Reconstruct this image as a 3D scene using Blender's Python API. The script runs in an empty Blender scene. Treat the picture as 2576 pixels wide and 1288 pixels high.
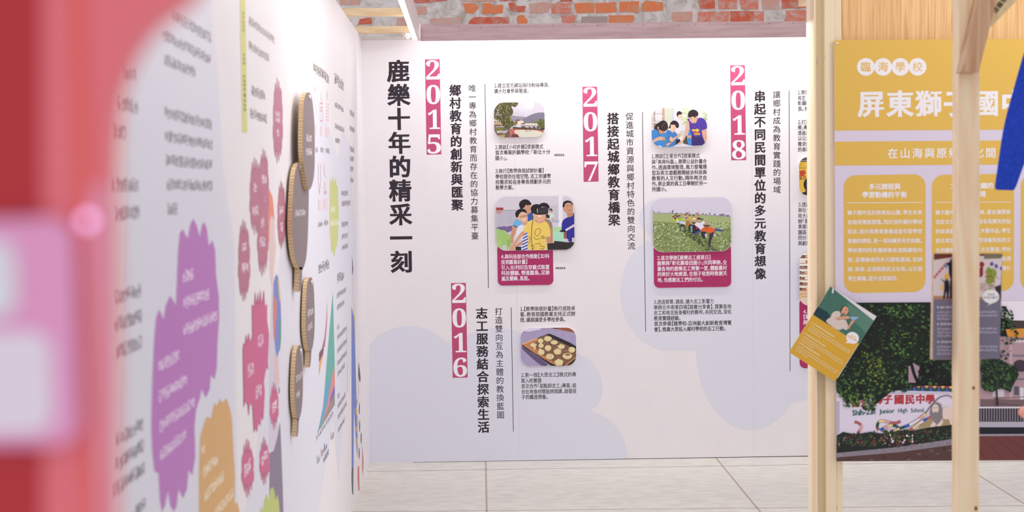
import bpy, bmesh, math, random
from mathutils import Vector, Matrix

# ------------------------------------------------------------------ camera, world, light, exposure
sc = bpy.context.scene
COL = sc.collection
F, CX, CY = 3300.0, 1288.0, 644.0           # focal length in pixels of the 2576 x 1288 frame
CAM_H = 1.5434730262832428
CAM = Vector((0, 0, CAM_H))
_y = Vector((1181 - CX, 487 - CY, F)).normalized()      # where the left wall's horizontals vanish
_r = 0.0150
_d = Vector((_r, 1, -(_r * _y.x + _y.y) / _y.z)).normalized()
_z = -_d
_x = _y.cross(_z)
ROT = Matrix((_x, _y, _z))                   # picture axes (right, down, ahead) -> world

cam_data = bpy.data.cameras.new('camera')
cam = bpy.data.objects.new('camera', cam_data)
COL.objects.link(cam)
cam_data.sensor_width = 36
cam_data.lens = 36 * F / 2576
rt, dn, fw = ROT.col[0].copy(), ROT.col[1].copy(), ROT.col[2].copy()
cam.matrix_world = Matrix(((rt.x, -dn.x, -fw.x, 0), (rt.y, -dn.y, -fw.y, 0), (rt.z, -dn.z, -fw.z, CAM_H), (0, 0, 0, 1)))
cam_data.clip_start = 0.02
cam_data.dof.use_dof = True
cam_data.dof.focus_distance = 7.45
cam_data.dof.aperture_fstop = cam_data.lens / 12.0
cam_data.dof.aperture_blades = 9
sc.camera = cam

sc.view_settings.view_transform = 'Standard'
sc.view_settings.look = 'None'
sc.view_settings.gamma = 1
sc.view_settings.use_curve_mapping = False
sc.view_settings.exposure = 0.0

world = bpy.data.worlds.new('hall_light')
sc.world = world
world.use_nodes = True
bg = world.node_tree.nodes['Background']
bg.inputs[0].default_value = (0.945, 0.925, 1.0, 1)
bg.inputs[1].default_value = 0.80


def area(name, loc, target, sx, sy, power, color=(1, 1, 1)):
    l = bpy.data.lights.new(name, 'AREA')
    l.shape = 'RECTANGLE'
    l.size, l.size_y = sx, sy
    l.energy = power
    l.color = color
    o = bpy.data.objects.new(name, l)
    COL.objects.link(o)
    o.location = loc
    o.rotation_euler = (Vector(target) - Vector(loc)).to_track_quat('-Z', 'Y').to_euler()
    return o


XL = -0.6001877                               # the left wall's plane
A0 = Vector((-0.6001877, 7.51570737, 0))      # foot of the corner
B0 = Vector((1.97064942, 7.44181296, 0))
WU = (B0 - A0).normalized()                   # along the back wall
WN = WU.cross(Vector((0, 0, 1)))              # out of the back wall, towards the camera
WALL_H = 2.44
_c = A0 + WU * 2.35 + WN * 0.30 + Vector((0, 0, 2.50))
area('back_wall_tube_light', _c, _c - WN * 0.22 - Vector((0, 0, 1)), 3.9, 0.04, 20, (1, .985, .97))
area('left_wall_tube_light', (XL + 0.29, 4.9, 2.50), (XL + 0.07, 4.9, 1.5), 0.04, 4.6, 34, (1, .98, .93))
area('booth_lamp', (2.35, 3.75, 2.75), (2.15, 4.75, 1.6), 0.5, 0.2, 7, (1, .96, .86))
area('booth_fill_light', (1.4, 2.2, 4.2), (1.3, 3.6, 1.0), 1.6, 1.6, 9, (1, .97, .95))  # unseen soft fill light added above the booth

# ------------------------------------------------------------------ small helpers
random.seed(7)
RND = random.Random(11)


def lin(c):
    c = c / 255.0
    return c / 12.92 if c <= 0.04045 else ((c + 0.055) / 1.055) ** 2.4


def C(r, g, b, e=1.0):
    return (min(.93, lin(r) / e), min(.93, lin(g) / e), min(.93, lin(b) / e), 1)


def ray(px, py):
    return ROT @ Vector(((px - CX) / F, (py - CY) / F, 1))


class Plane:
    def __init__(s, o, u, v):
        s.o, s.u, s.v = Vector(o), Vector(u).normalized(), Vector(v).normalized()
        s.n = s.u.cross(s.v)

    def off(s, d):
        return Plane(s.o + s.n * d, s.u, s.v)

    def hit(s, px, py):
        d = ray(px, py)
        return CAM + d * ((s.o - CAM).dot(s.n) / d.dot(s.n))

    def uv(s, px, py):
        q = s.hit(px, py) - s.o
        return (q.dot(s.u), q.dot(s.v))

    def pt(s, u, v, d=0.0):
        return s.o + s.u * u + s.v * v + s.n * d


ZUP = Vector((0, 0, 1))
BACK = Plane(A0, WU, ZUP)
LEFT = Plane((XL, 0, 0), (0, 1, 0), ZUP)
FLOOR = Plane((0, 0, 0), (1, 0, 0), (0, 1, 0))
FWH = Vector((fw.x, fw.y, 0)).normalized()
RTH = FWH.cross(ZUP)


def facing(depth):
    return Plane(CAM + FWH * depth - ZUP * CAM_H, RTH, ZUP)


# ------------------------------------------------------------------ materials
def mat(name, base=(.8, .8, .8, 1), rough=.5, spec=.3, metal=0.0, emit=None, estr=0.0):
    m = bpy.data.materials.new(name)
    m.use_nodes = True
    b = m.node_tree.nodes['Principled BSDF']
    b.inputs['Base Color'].default_value = base
    b.inputs['Roughness'].default_value = rough
    b.inputs['Specular IOR Level'].default_value = spec
    b.inputs['Metallic'].default_value = metal
    if emit:
        b.inputs['Emission Color'].default_value = emit
        b.inputs['Emission Strength'].default_value = estr
    return m


def nodes(m):
    return m.node_tree.nodes, m.node_tree.links, m.node_tree.nodes['Principled BSDF']


def grain(name, c0, c1, scale=(1, 1, 1), nscale=6.0, detail=6, rough=.55, bump=.05, dist=1.5, c2=None, spec=.25):
    m = mat(name, c0, rough, spec)
    N, L, b = nodes(m)
    tc = N.new('ShaderNodeTexCoord')
    mp = N.new('ShaderNodeMapping')
    mp.inputs['Scale'].default_value = scale
    L.new(tc.outputs['Object'], mp.inputs['Vector'])
    nz = N.new('ShaderNodeTexNoise')
    nz.inputs['Scale'].default_value = nscale
    nz.inputs['Detail'].default_value = detail
    nz.inputs['Distortion'].default_value = dist
    L.new(mp.outputs['Vector'], nz.inputs['Vector'])
    cr = N.new('ShaderNodeValToRGB')
    cr.color_ramp.elements[0].position = .33
    cr.color_ramp.elements[0].color = c1
    cr.color_ramp.elements[1].position = .62
    cr.color_ramp.elements[1].color = c0
    if c2:
        e = cr.color_ramp.elements.new(.48)
        e.color = c2
    L.new(nz.outputs['Fac'], cr.inputs['Fac'])
    L.new(cr.outputs['Color'], b.inputs['Base Color'])
    if bump:
        bp = N.new('ShaderNodeBump')
        bp.inputs['Strength'].default_value = bump
        bp.inputs['Distance'].default_value = .003
        L.new(nz.outputs['Fac'], bp.inputs['Height'])
        L.new(bp.outputs['Normal'], b.inputs['Normal'])
    return m


def ink(name, rough=.45, spec=.2):
    """printed colours: read from the mesh's own colour attribute, with a fine paper mottle"""
    m = mat(name, rough=rough, spec=spec)
    N, L, b = nodes(m)
    at = N.new('ShaderNodeAttribute')
    at.attribute_name = 'ink'
    L.new(at.outputs['Color'], b.inputs['Base Color'])
    return m


M_INK = ink('printed_ink')
M_TEXT = mat('black_ink', C(48, 42, 52), .5, .2)
M_WHITE_INK = mat('white_ink', C(238, 230, 240), .5, .2)
M_WALL = grain('white_wall_print', (.86, .825, .845, 1), (.845, .81, .83, 1), (3, 3, 3), 2.0, 3, .55, 0, .2)
M_FOAM = mat('white_foam_board', (.86, .84, .86, 1), .6, .2)
M_FLOOR = grain('concrete_floor', C(203, 200, 192, .78), C(191, 187, 179, .78), (1.6, 4.5, 1), 6.0, 10, .6, .04, .5)
M_JOINT = mat('floor_joint', C(174, 158, 146, .85), .8, .1)
M_PINE = grain('pale_pine', C(222, 199, 168, .74), C(208, 178, 142, .74), (5, 5, .45), 3.0, 3, .5, .03, 2.6)
M_PINE_H = grain('pale_pine_slat', C(232, 208, 170, .95), C(216, 184, 142, .95), (.7, 7, 9), 3.0, 4, .5, .03, 2.0)
M_BROWN = grain('brown_brace_wood', C(206, 172, 138, .9), C(178, 132, 100, .9), (6, 6, .6), 3.0, 4, .5, .04, 2.4)
M_FASCIA = grain('rosy_plywood', C(196, 170, 172, .85), C(178, 150, 152, .85), (1.2, 6, 16), 3.0, 7, .55, .04, 1.0)
M_VENEER = grain('golden_plywood_veneer', C(228, 188, 136, .85), C(204, 154, 100, .85), (42, 42, 1.1), 3.2, 8, .5, .04, .5, C(219, 176, 122, .85))
M_LAMP_CASE = mat('white_valance_board', C(226, 212, 212), .5, .25)
M_TUBE = mat('lit_tube', (1, 1, 1, 1), .5, .2, 0, (1, .99, .98, 1), 6.0)
M_STEEL = mat('screw_steel', (.62, .6, .58, 1), .25, .5, 1.0)
M_BLUE = grain('blue_ribbon_cloth', C(26, 62, 176, .8), C(20, 52, 158, .8), (30, 30, 30), 4.0, 3, .6, .05, .4)
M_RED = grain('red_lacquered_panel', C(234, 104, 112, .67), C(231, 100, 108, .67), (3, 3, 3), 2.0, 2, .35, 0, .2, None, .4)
M_DARKRED = mat('shaded_red_side', C(178, 48, 54, .8), .4, .3)  # shade on the panel's side put into a darker red
M_KRAFT = grain('cream_tag_paper', C(226, 205, 160, .9), C(214, 190, 142, .9), (20, 20, 20), 3, 4, .7, 0, .3)


def plywood(name):
    """edge of laminated plywood: thin vertical layers with dark glue lines and short flaws"""
    m = mat(name, C(224, 196, 164), .6, .2)
    N, L, b = nodes(m)
    tc = N.new('ShaderNodeTexCoord')
    mp = N.new('ShaderNodeMapping')
    mp.inputs['Scale'].default_value = (1, 1, .02)
    L.new(tc.outputs['Object'], mp.inputs['Vector'])
    wv = N.new('ShaderNodeTexWave')
    wv.bands_direction = 'X'
    wv.inputs['Scale'].default_value = 52
    wv.inputs['Distortion'].default_value = 1.2
    wv.inputs['Detail'].default_value = 2
    L.new(mp.outputs['Vector'], wv.inputs['Vector'])
    cr = N.new('ShaderNodeValToRGB')
    cr.color_ramp.elements[0].position = .0
    cr.color_ramp.elements[0].color = C(208, 179, 146, .74)
    cr.color_ramp.elements[1].position = .5
    cr.color_ramp.elements[1].color = C(228, 205, 178, .74)
    L.new(wv.outputs['Fac'], cr.inputs['Fac'])
    mp2 = N.new('ShaderNodeMapping')
    mp2.inputs['Scale'].default_value = (90, 90, 6)
    L.new(tc.outputs['Object'], mp2.inputs['Vector'])
    nz = N.new('ShaderNodeTexNoise')
    nz.inputs['Scale'].default_value = 2.2
    nz.inputs['Detail'].default_value = 2
    L.new(mp2.outputs['Vector'], nz.inputs['Vector'])
    cr2 = N.new('ShaderNodeValToRGB')
    cr2.color_ramp.elements[0].position = .70
    cr2.color_ramp.elements[0].color = (1, 1, 1, 1)
    cr2.color_ramp.elements[1].position = .80
    cr2.color_ramp.elements[1].color = (.45, .33, .27, 1)
    L.new(nz.outputs['Fac'], cr2.inputs['Fac'])
    mx = N.new('ShaderNodeMix')
    mx.data_type = 'RGBA'
    mx.blend_type = 'MULTIPLY'
    mx.inputs['Factor'].default_value = 1
    L.new(cr.outputs['Color'], mx.inputs['A'])
    L.new(cr2.outputs['Color'], mx.inputs['B'])
    L.new(mx.outputs['Result'], b.inputs['Base Color'])
    return m


M_PLY = plywood('laminated_plywood_edge')


def corrugated(name):
    m = mat(name, C(205, 168, 120), .8, .1)
    N, L, b = nodes(m)
    tc = N.new('ShaderNodeTexCoord')
    wv = N.new('ShaderNodeTexWave')
    wv.bands_direction = 'Z'
    wv.inputs['Scale'].default_value = 30
    wv.inputs['Distortion'].default_value = 5
    wv.inputs['Detail'].default_value = 3
    L.new(tc.outputs['Object'], wv.inputs['Vector'])
    cr = N.new('ShaderNodeValToRGB')
    cr.color_ramp.elements[0].color = C(186, 156, 116, .9)
    cr.color_ramp.elements[1].color = C(218, 190, 150, .9)
    L.new(wv.outputs['Fac'], cr.inputs['Fac'])
    L.new(cr.outputs['Color'], b.inputs['Base Color'])
    return m


M_CARD = corrugated('corrugated_cardboard_edge')
M_CHAR = grain('charcoal_printed_card', C(124, 110, 112, .85), C(120, 106, 108, .85), (9, 9, 9), 3, 3, .5, 0, .2)


# ------------------------------------------------------------------ meshes, tagging
def link(name, me, m, parent=None):
    o = bpy.data.objects.new(name, me)
    COL.objects.link(o)
    if m is not None:
        for k in (m if isinstance(m, (list, tuple)) else [m]):
            me.materials.append(k)
    if parent is not None:
        o.parent = parent
    return o


def tag(o, label, cat, group=None):
    o['label'] = label
    o['category'] = cat
    if group:
        o['group'] = group
    return o


def struct(o):
    o['kind'] = 'structure'
    return o


def empty(name, loc=(0, 0, 0)):
    o = bpy.data.objects.new(name, None)
    o.empty_display_size = .05
    COL.objects.link(o)
    o.location = loc
    return o


def mesh_from(verts, faces, name='mesh'):
    me = bpy.data.meshes.new(name)
    me.from_pydata([tuple(v) for v in verts], [], faces)
    me.update()
    return me


def solid(front, back, name='solid'):
    """closed prism between two matching outlines"""
    n = len(front)
    faces = [list(range(n)), list(range(2 * n - 1, n - 1, -1))]
    for i in range(n):
        j = (i + 1) % n
        faces.append([j, i, n + i, n + j])
    me = mesh_from(list(front) + list(back), faces, name)
    bm = bmesh.new()
    bm.from_mesh(me)
    bmesh.ops.recalc_face_normals(bm, faces=bm.faces)
    bm.to_mesh(me)
    bm.free()
    return me


def bevel(me, w=.002, seg=2):
    bm = bmesh.new()
    bm.from_mesh(me)
    bmesh.ops.bevel(bm, geom=[e for e in bm.edges if e.calc_face_angle(0) > .6], offset=w, segments=seg, affect='EDGES')
    bm.to_mesh(me)
    bm.free()
    return me


def box_pts(o, ex, ey, ez):
    """box mesh from a corner and three edge vectors"""
    o, ex, ey, ez = map(Vector, (o, ex, ey, ez))
    return solid([o, o + ex, o + ex + ez, o + ez], [o + ey, o + ex + ey, o + ex + ey + ez, o + ez + ey])


def settle(root):
    """put the origin of a thing at the middle of its base"""
    allo = [root] + list(root.children_recursive)
    pts = [v.co for o in allo if o.type == 'MESH' for v in o.data.vertices]
    lo = Vector((min(p[i] for p in pts) for i in range(3)))
    hi = Vector((max(p[i] for p in pts) for i in range(3)))
    c = Vector(((lo.x + hi.x) / 2, (lo.y + hi.y) / 2, lo.z))
    for o in allo:
        if o.type == 'MESH':
            o.data.transform(Matrix.Translation(-c))
    root.location = c


# ------------------------------------------------------------------ lettering
_gl = {}


def _raw(ch):
    cu = bpy.data.curves.new('glyph', 'FONT')
    cu.body = ch
    cu.size = 1
    cu.resolution_u = 2
    o = bpy.data.objects.new('glyph', cu)
    COL.objects.link(o)
    me = bpy.data.meshes.new_from_object(o.evaluated_get(bpy.context.evaluated_depsgraph_get()))
    vs = [(v.co.x, v.co.y) for v in me.vertices]
    fs = [tuple(p.vertices) for p in me.polygons]
    bpy.data.objects.remove(o)
    bpy.data.curves.remove(cu)
    bpy.data.meshes.remove(me)
    return vs, fs


_a, _b = _raw('國'), _raw('國國')
EM = max(v[0] for v in _b[0]) - max(v[0] for v in _a[0])
GCY = (max(v[1] for v in _a[0]) + min(v[1] for v in _a[0])) / 2
OPEN, CLOSE = '【「（', '】」，。、：；）'
SERIF = {c: chr(0x1D7CE + int(c)) for c in '0123456789'}


WIDE = {c: chr(ord(c) + 0xFEE0) for c in '0123456789.FBD'}


def glyph(ch):
    """(verts with em = 1 and the em box centred on y = 0, faces, advance)"""
    if ch in _gl:
        return _gl[ch]
    if ch == ' ':
        _gl[ch] = ([], [], .3)
        return _gl[ch]
    vs, fs = _raw(WIDE.get(ch, ch))
    vs = [(x / EM, (y - GCY) / EM) for x, y in vs]
    if not vs:
        _gl[ch] = ([], [], .5)
        return _gl[ch]
    x0, x1 = min(v[0] for v in vs), max(v[0] for v in vs)
    if ord(ch) < 0x2000 or ord(ch) > 0x1D000:
        adv = (x1 - x0) + .09
        vs = [(x - x0 + .045, y) for x, y in vs]
    elif ch in OPEN:
        adv = .5
        vs = [(x - x0 + .5 - (x1 - x0) - .05, y) for x, y in vs]
    elif ch in CLOSE:
        adv = .5
        vs = [(x - x0 + .06, y) for x, y in vs]
    else:
        adv = 1.0
    _gl[ch] = (vs, fs, adv)
    return _gl[ch]


def grow(ch, bx, by):
    """glyph with its outline pushed out by bx, by (em): sharp-cornered heavy lettering"""
    key = (ch, bx, by)
    if key in _gl:
        return _gl[key]
    vs, fs, adv = glyph(ch)
    cnt = {}
    for f in fs:
        a = sum(vs[f[i]][0] * vs[f[(i + 1) % len(f)]][1] - vs[f[(i + 1) % len(f)]][0] * vs[f[i]][1] for i in range(len(f)))
        g = f if a > 0 else f[::-1]
        for i in range(len(g)):
            cnt.setdefault((min(g[i], g[(i + 1) % len(g)]), max(g[i], g[(i + 1) % len(g)])), []).append((g[i], g[(i + 1) % len(g)]))
    nrm = {}
    edges = []
    for e in cnt.values():
        if len(e) == 1:
            i, j = e[0]
            dx, dy = vs[j][0] - vs[i][0], vs[j][1] - vs[i][1]
            l = math.hypot(dx, dy)
            if l < 1e-7:
                continue
            n = (dy / l, -dx / l)
            edges.append((i, j))
            nrm.setdefault(i, []).append(n)
            nrm.setdefault(j, []).append(n)
    out, nf = list(vs), list(fs)
    idx = {}
    for i, ns in nrm.items():
        mx, my = sum(n[0] for n in ns) / len(ns), sum(n[1] for n in ns) / len(ns)
        q = mx * mx + my * my
        k = min(1.7, 1 / math.sqrt(q)) / math.sqrt(q) if q > .02 else 0
        k = min(k, 1 / max(q, .3))
        idx[i] = len(out)
        out.append((vs[i][0] + mx * k * bx, vs[i][1] + my * k * by))
    for i, j in edges:
        nf.append((j, i, idx[i], idx[j]))
    _gl[key] = (out, nf, adv)
    return _gl[key]


RING = {0: [(0, 0)], 1: [(-1, 0), (1, 0)], 4: [(-1, -.6), (1, -.6), (-1, .6), (1, .6)],
        8: [(math.cos(k * math.pi / 4), math.sin(k * math.pi / 4)) for k in range(8)]}


class Print:
    """flat printed work on a plane: coloured outlines and lettering, laid in thin layers. Corners are given where they were read in the photograph
    and land on the plane they belong to."""

    def __init__(s, plane, base=.0004, step=.00004, xf=None):
        s.p, s.d, s.step = plane, base, step
        s.v, s.f, s.c = [], [], []
        s.xf = xf or (0, 0, 1)
        s.clip = None
        s.smooth = False

    def px(s, x, y):
        return s.p.uv(s.xf[0] + x / s.xf[2], s.xf[1] + y / s.xf[2])

    def clip_to(s, uv):
        a = sum(uv[i][0] * uv[(i + 1) % len(uv)][1] - uv[(i + 1) % len(uv)][0] * uv[i][1] for i in range(len(uv)))
        s.clip = uv if a > 0 else uv[::-1]

    def _cut(s, pts):
        if not s.clip:
            return pts
        n = len(s.clip)
        for i in range(n):
            ax, ay = s.clip[i]
            bx, by = s.clip[(i + 1) % n]
            out, m = [], len(pts)
            if not m:
                return []
            side = [(bx - ax) * (q[1] - ay) - (by - ay) * (q[0] - ax) for q in pts]
            if min(side) >= 0:
                continue
            for k in range(m):
                p, q, a, b = pts[k], pts[(k + 1) % m], side[k], side[(k + 1) % m]
                if a >= 0:
                    out.append(p)
                if (a < 0) != (b < 0):
                    t = a / (a - b)
                    out.append((p[0] + (q[0] - p[0]) * t, p[1] + (q[1] - p[1]) * t))
            pts = out
        return pts

    def uvpoly(s, uv, col):
        uv = s._cut(list(uv))
        if len(uv) < 3:
            return
        if s.step:
            s.d += s.step
        k = len(s.v)
        s.v += [s.p.pt(u, v, s.d) for u, v in uv]
        s.f.append(tuple(range(k, k + len(uv))))
        s.c.append(col)

    def poly(s, pts, col):
        if s.smooth and len(pts) > 5:
            nu = []
            for i in range(len(pts)):
                a, b = pts[i], pts[(i + 1) % len(pts)]
                nu += [(a[0] * .78 + b[0] * .22, a[1] * .78 + b[1] * .22), (a[0] * .22 + b[0] * .78, a[1] * .22 + b[1] * .78)]
            pts = nu
        s.uvpoly([s.px(*q) for q in pts], col)

    def ell(s, x, y, rx, ry, col, n=20, rot=0, wob=0.0):
        c, t = math.cos(rot), math.sin(rot)
        pts = []
        for i in range(n):
            a = 2 * math.pi * i / n
            w = 1 + (RND.uniform(-wob, wob) if wob else 0)
            ex, ey = rx * w * math.cos(a), ry * w * math.sin(a)
            pts.append((x + ex * c - ey * t, y + ex * t + ey * c))
        s.poly(pts, col)

    def rect(s, x0, y0, x1, y1, col):
        s.poly([(x0, y0), (x1, y0), (x1, y1), (x0, y1)], col)

    def line(s, pts, w, col):
        """stroke of width w through points"""
        for (x0, y0), (x1, y1) in zip(pts, pts[1:]):
            l = math.hypot(x1 - x0, y1 - y0) or 1
            nx, ny = -(y1 - y0) / l * w / 2, (x1 - x0) / l * w / 2
            s.poly([(x0 + nx, y0 + ny), (x1 + nx, y1 + ny), (x1 - nx, y1 - ny), (x0 - nx, y0 - ny)], col)

    def specks(s, n, box, size, cols, inside=None, asp=1.0):
        """loose leaf-like specks inside a box (or an outline)"""
        done = tries = 0
        d0 = s.d + s.step
        while done < n and tries < n * 12:
            tries += 1
            x, y = RND.uniform(box[0], box[2]), RND.uniform(box[1], box[3])
            if inside and not within(x, y, inside):
                continue
            done += 1
            s.d = d0 + (done % 40) * 2.5e-6
            r = size * RND.uniform(.5, 1.4)
            a = RND.uniform(0, 6.28)
            pts = []
            for k in range(5):
                t = a + k * 1.2566
                q = r * RND.uniform(.55, 1.15)
                pts.append((x + q * math.cos(t) * asp, y + q * math.sin(t) / asp))
            s.poly(pts, RND.choice(cols))
        s.d = d0 + 1.1e-4

    # --- lettering
    def _char(s, ch, o, du, dv, size, col, bold=0.0, ring=0, sx=1.0):
        vs, fs, adv = glyph(ch)
        if not vs:
            return adv
        offs = RING[0]
        if bold:
            vs, fs, adv = grow(ch, bold, bold * .8)
        s.d += s.step * .2
        for i, (bx, by) in enumerate(offs):
            k = len(s.v)
            n0 = len(glyph(ch)[0])
            for q, (x, y) in enumerate(vs):
                x, y = x * sx * size, y * size
                s.v.append(s.p.pt(o[0] + du[0] * x + dv[0] * y, o[1] + du[1] * x + dv[1] * y, s.d - (4e-5 if q >= n0 else 0)))
            s.f += [tuple(k + q for q in f) for f in fs]
            s.c += [col] * len(fs)
        return adv

    def row(s, text, x0, y0, x1, y1, em, col, bold=0.0, ring=0, fit=True):
        """one written line from its left middle to its right middle; y1 None: level on the plane"""
        a = s.px(x0, y0)
        if y1 is None:
            lo, hi = y0 - 4000, y0 + 4000
            b0, b1 = s.px(x1, y0 - 60), s.px(x1, y0 + 60)
            t = (a[1] - b0[1]) / (b1[1] - b0[1])
            b = (b0[0] + (b1[0] - b0[0]) * t, a[1])
        else:
            b = s.px(x1, y1)
        L = math.hypot(b[0] - a[0], b[1] - a[1])
        du = ((b[0] - a[0]) / L, (b[1] - a[1]) / L)
        dv = (-du[1], du[0])
        e0, e1 = s.px(x0, y0 - em / 2), s.px(x0, y0 + em / 2)
        size = math.hypot(e1[0] - e0[0], e1[1] - e0[1])
        advs = [glyph(c)[2] for c in text]
        W = sum(advs) * size
        sx = 1.0
        gap = (L - W) / max(1, len(text) - 1)
        if W > L:
            sx, gap = L / W, 0
        x = 0
        for c, ad in zip(text, advs):
            s._char(c, (a[0] + du[0] * x, a[1] + du[1] * x), du, dv, size, col, bold, ring, sx)
            x += ad * size * sx + gap

    def column(s, text, x0, y0, x1, y1, em, col, bold=0.0, ring=0):
        """written downwards, from the middle of the first character to the middle of the last"""
        a, b = s.px(x0, y0), s.px(x1, y1)
        e0, e1 = s.px(x0 - em / 2, y0), s.px(x0 + em / 2, y0)
        size = math.hypot(e1[0] - e0[0], e1[1] - e0[1])
        n = len(text)
        for i, c in enumerate(text):
            t = i / max(1, n - 1)
            o = (a[0] + (b[0] - a[0]) * t - size / 2, a[1] + (b[1] - a[1]) * t)
            s._char(c, o, (1, 0), (0, 1), size, col, bold, ring)

    def scrawl(s, x0, y0, x1, em, col, y1=None, gap=.12):
        """a line of lettering too small or too blurred to read: upright strokes and crossbars"""
        a = s.px(x0, y0)
        if y1 is None:
            b0, b1 = s.px(x1, y0 - 60), s.px(x1, y0 + 60)
            t = (a[1] - b0[1]) / (b1[1] - b0[1])
            b = (b0[0] + (b1[0] - b0[0]) * t, a[1])
        else:
            b = s.px(x1, y1)
        L = math.hypot(b[0] - a[0], b[1] - a[1])
        du = ((b[0] - a[0]) / L, (b[1] - a[1]) / L)
        dv = (-du[1], du[0])
        e0, e1 = s.px(x0, y0 - em / 2), s.px(x0, y0 + em / 2)
        size = abs(e1[1] - e0[1]) if y1 is None else math.hypot(e1[0] - e0[0], e1[1] - e0[1])
        n = max(1, round(L / size))
        w = L / n
        s.d += s.step
        for i in range(n):
            c = (i + .5) * w
            bars = []
            for q in sorted(RND.sample([-.42, -.25, -.08, .08, .25, .42], RND.choice((3, 4)))):
                l = RND.uniform(.25, .44)
                bars.append((c - l * w, c + l * w, q * size - .065 * size, q * size + .065 * size))
            for q in RND.sample([-.36, -.12, .12, .36], 2):
                l0, l1 = RND.uniform(-.46, -.2), RND.uniform(.2, .46)
                bars.append((c + q * w - .075 * w, c + q * w + .075 * w, l0 * size, l1 * size))
            for bi, (u0, u1, v0, v1) in enumerate(bars):
                k = len(s.v)
                s.d += (-1) ** bi * 0 + (3e-6 if bi else -3e-6 * (len(bars) - 1) if i else 0)
                for u, v in ((u0, v0), (u1, v0), (u1, v1), (u0, v1)):
                    s.v.append(s.p.pt(a[0] + du[0] * u + dv[0] * v, a[1] + du[1] * u + dv[1] * v, s.d))
                s.f.append((k, k + 1, k + 2, k + 3))
                s.c.append(col)

    def build(s, name, parent=None, m=None):
        me = mesh_from(s.v, s.f, name)
        at = me.attributes.new('ink', 'FLOAT_COLOR', 'CORNER')
        buf = []
        for f, c in zip(s.f, s.c):
            buf += list(c) * len(f)
        if len(buf) == len(at.data) * 4:
            at.data.foreach_set('color', buf)
        else:                                    # from_pydata dropped something: set face by face
            for p in me.polygons:
                for li in p.loop_indices:
                    at.data[li].color = s.c[min(p.index, len(s.c) - 1)]
        return link(name, me, m or M_INK, parent)


def within(x, y, poly):
    r = False
    j = len(poly) - 1
    for i in range(len(poly)):
        xi, yi = poly[i]
        xj, yj = poly[j]
        if (yi > y) != (yj > y) and x < (xj - xi) * (y - yi) / (yj - yi) + xi:
            r = not r
        j = i
    return r


def round_rect(plane, x0, y0, x1, y1, r, n=8):
    """outline (u, v) of an upright rounded board whose middle-left, top, right and bottom are read at these points; r in photo pixels"""
    u0 = plane.uv(x0, (y0 + y1) / 2)[0]
    u1 = plane.uv(x1, (y0 + y1) / 2)[0]
    v0 = plane.uv((x0 + x1) / 2, y1)[1]
    v1 = plane.uv((x0 + x1) / 2, y0)[1]
    rr = r * (v1 - v0) / (y1 - y0)
    out = []
    for cx, cy, a0 in ((u1 - rr, v1 - rr, 0), (u0 + rr, v1 - rr, 90), (u0 + rr, v0 + rr, 180), (u1 - rr, v0 + rr, 270)):
        for k in range(n + 1):
            a = math.radians(a0 + 90 * k / n)
            out.append((cx + rr * math.cos(a), cy + rr * math.sin(a)))
    return out


def shrink(uv, d):
    cu = sum(p[0] for p in uv) / len(uv)
    cv = sum(p[1] for p in uv) / len(uv)
    hu = max(abs(p[0] - cu) for p in uv)
    hv = max(abs(p[1] - cv) for p in uv)
    return [(cu + (p[0] - cu) * (1 - d / hu), cv + (p[1] - cv) * (1 - d / hv)) for p in uv]


# ================================================================== SETTING
# floor
fl = mesh_from([(-5, -1.5, 0), (9, -1.5, 0), (9, 11, 0), (-5, 11, 0)], [(0, 1, 2, 3)])
floor = struct(link('floor', fl, M_FLOOR))


def joint(x0, y0, x1, y1, w, ext=.0):
    a, b = FLOOR.hit(x0, y0), FLOOR.hit(x1, y1)
    d = (b - a).normalized()
    a, b = a - d * ext, b + d * ext
    n = Vector((-d.y, d.x, 0)) * w / 2
    z = Vector((0, 0, .0006))
    o = link('floor_joint', mesh_from([a + n + z, b + n + z, b - n + z, a - n + z], [(0, 1, 2, 3)]), M_JOINT, floor)
    return o


joint(1222, 1162, 1224.5, 1288, .009, 1.0)
joint(1803, 1154, 1913, 1288, .009, 1.0)
joint(2403, 1158.7, 2576, 1267, .008, 1.0)
joint(922, 1186, 2051, 1168.5, .007, 3.0)
joint(1073, 1286, 2576, 1271.5, .006, 3.0)

# back wall: printed board panels, its top edge level
wl = BACK.pt(5.2, 0)
ll = A0 - WU * .02
me = solid([ll, wl, wl + ZUP * WALL_H, ll + ZUP * WALL_H], [p - WN * .03 for p in (ll, wl, wl + ZUP * WALL_H, ll + ZUP * WALL_H)])
wall_back = struct(link('wall_back', me, M_WALL))
# left wall
me = solid([Vector((XL, .9, 0)), Vector((XL, 7.53, 0)), Vector((XL, 7.53, WALL_H)), Vector((XL, .9, WALL_H))],
           [Vector((XL - .03, .9, 0)), Vector((XL - .03, 7.53, 0)), Vector((XL - .03, 7.53, WALL_H)), Vector((XL - .03, .9, WALL_H))])
wall_left = struct(link('wall_left', me, M_WALL))
# thin dark gap under the back wall's panels
g = BACK.off(.0006)
gap = link('panel_foot_gap', mesh_from([g.pt(.25, .0006), g.pt(5.1, .0006), g.pt(5.1, .006), g.pt(.25, .0022)], [(0, 1, 2, 3)]), mat('dark_gap', (.03, .025, .03, 1), .9, 0), wall_back)
seam_m = mat('panel_seam', (.74, .70, .73, 1), .6, .1)
for sx in (1299, 1893):
    u0 = BACK.uv(sx, 640)[0]
    link('panel_seam', mesh_from([g.pt(u0 - .0006, 0.01), g.pt(u0 + .0006, 0.01), g.pt(u0 + .0006, WALL_H), g.pt(u0 - .0006, WALL_H)], [(0, 1, 2, 3)]), seam_m, wall_back)
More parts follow.
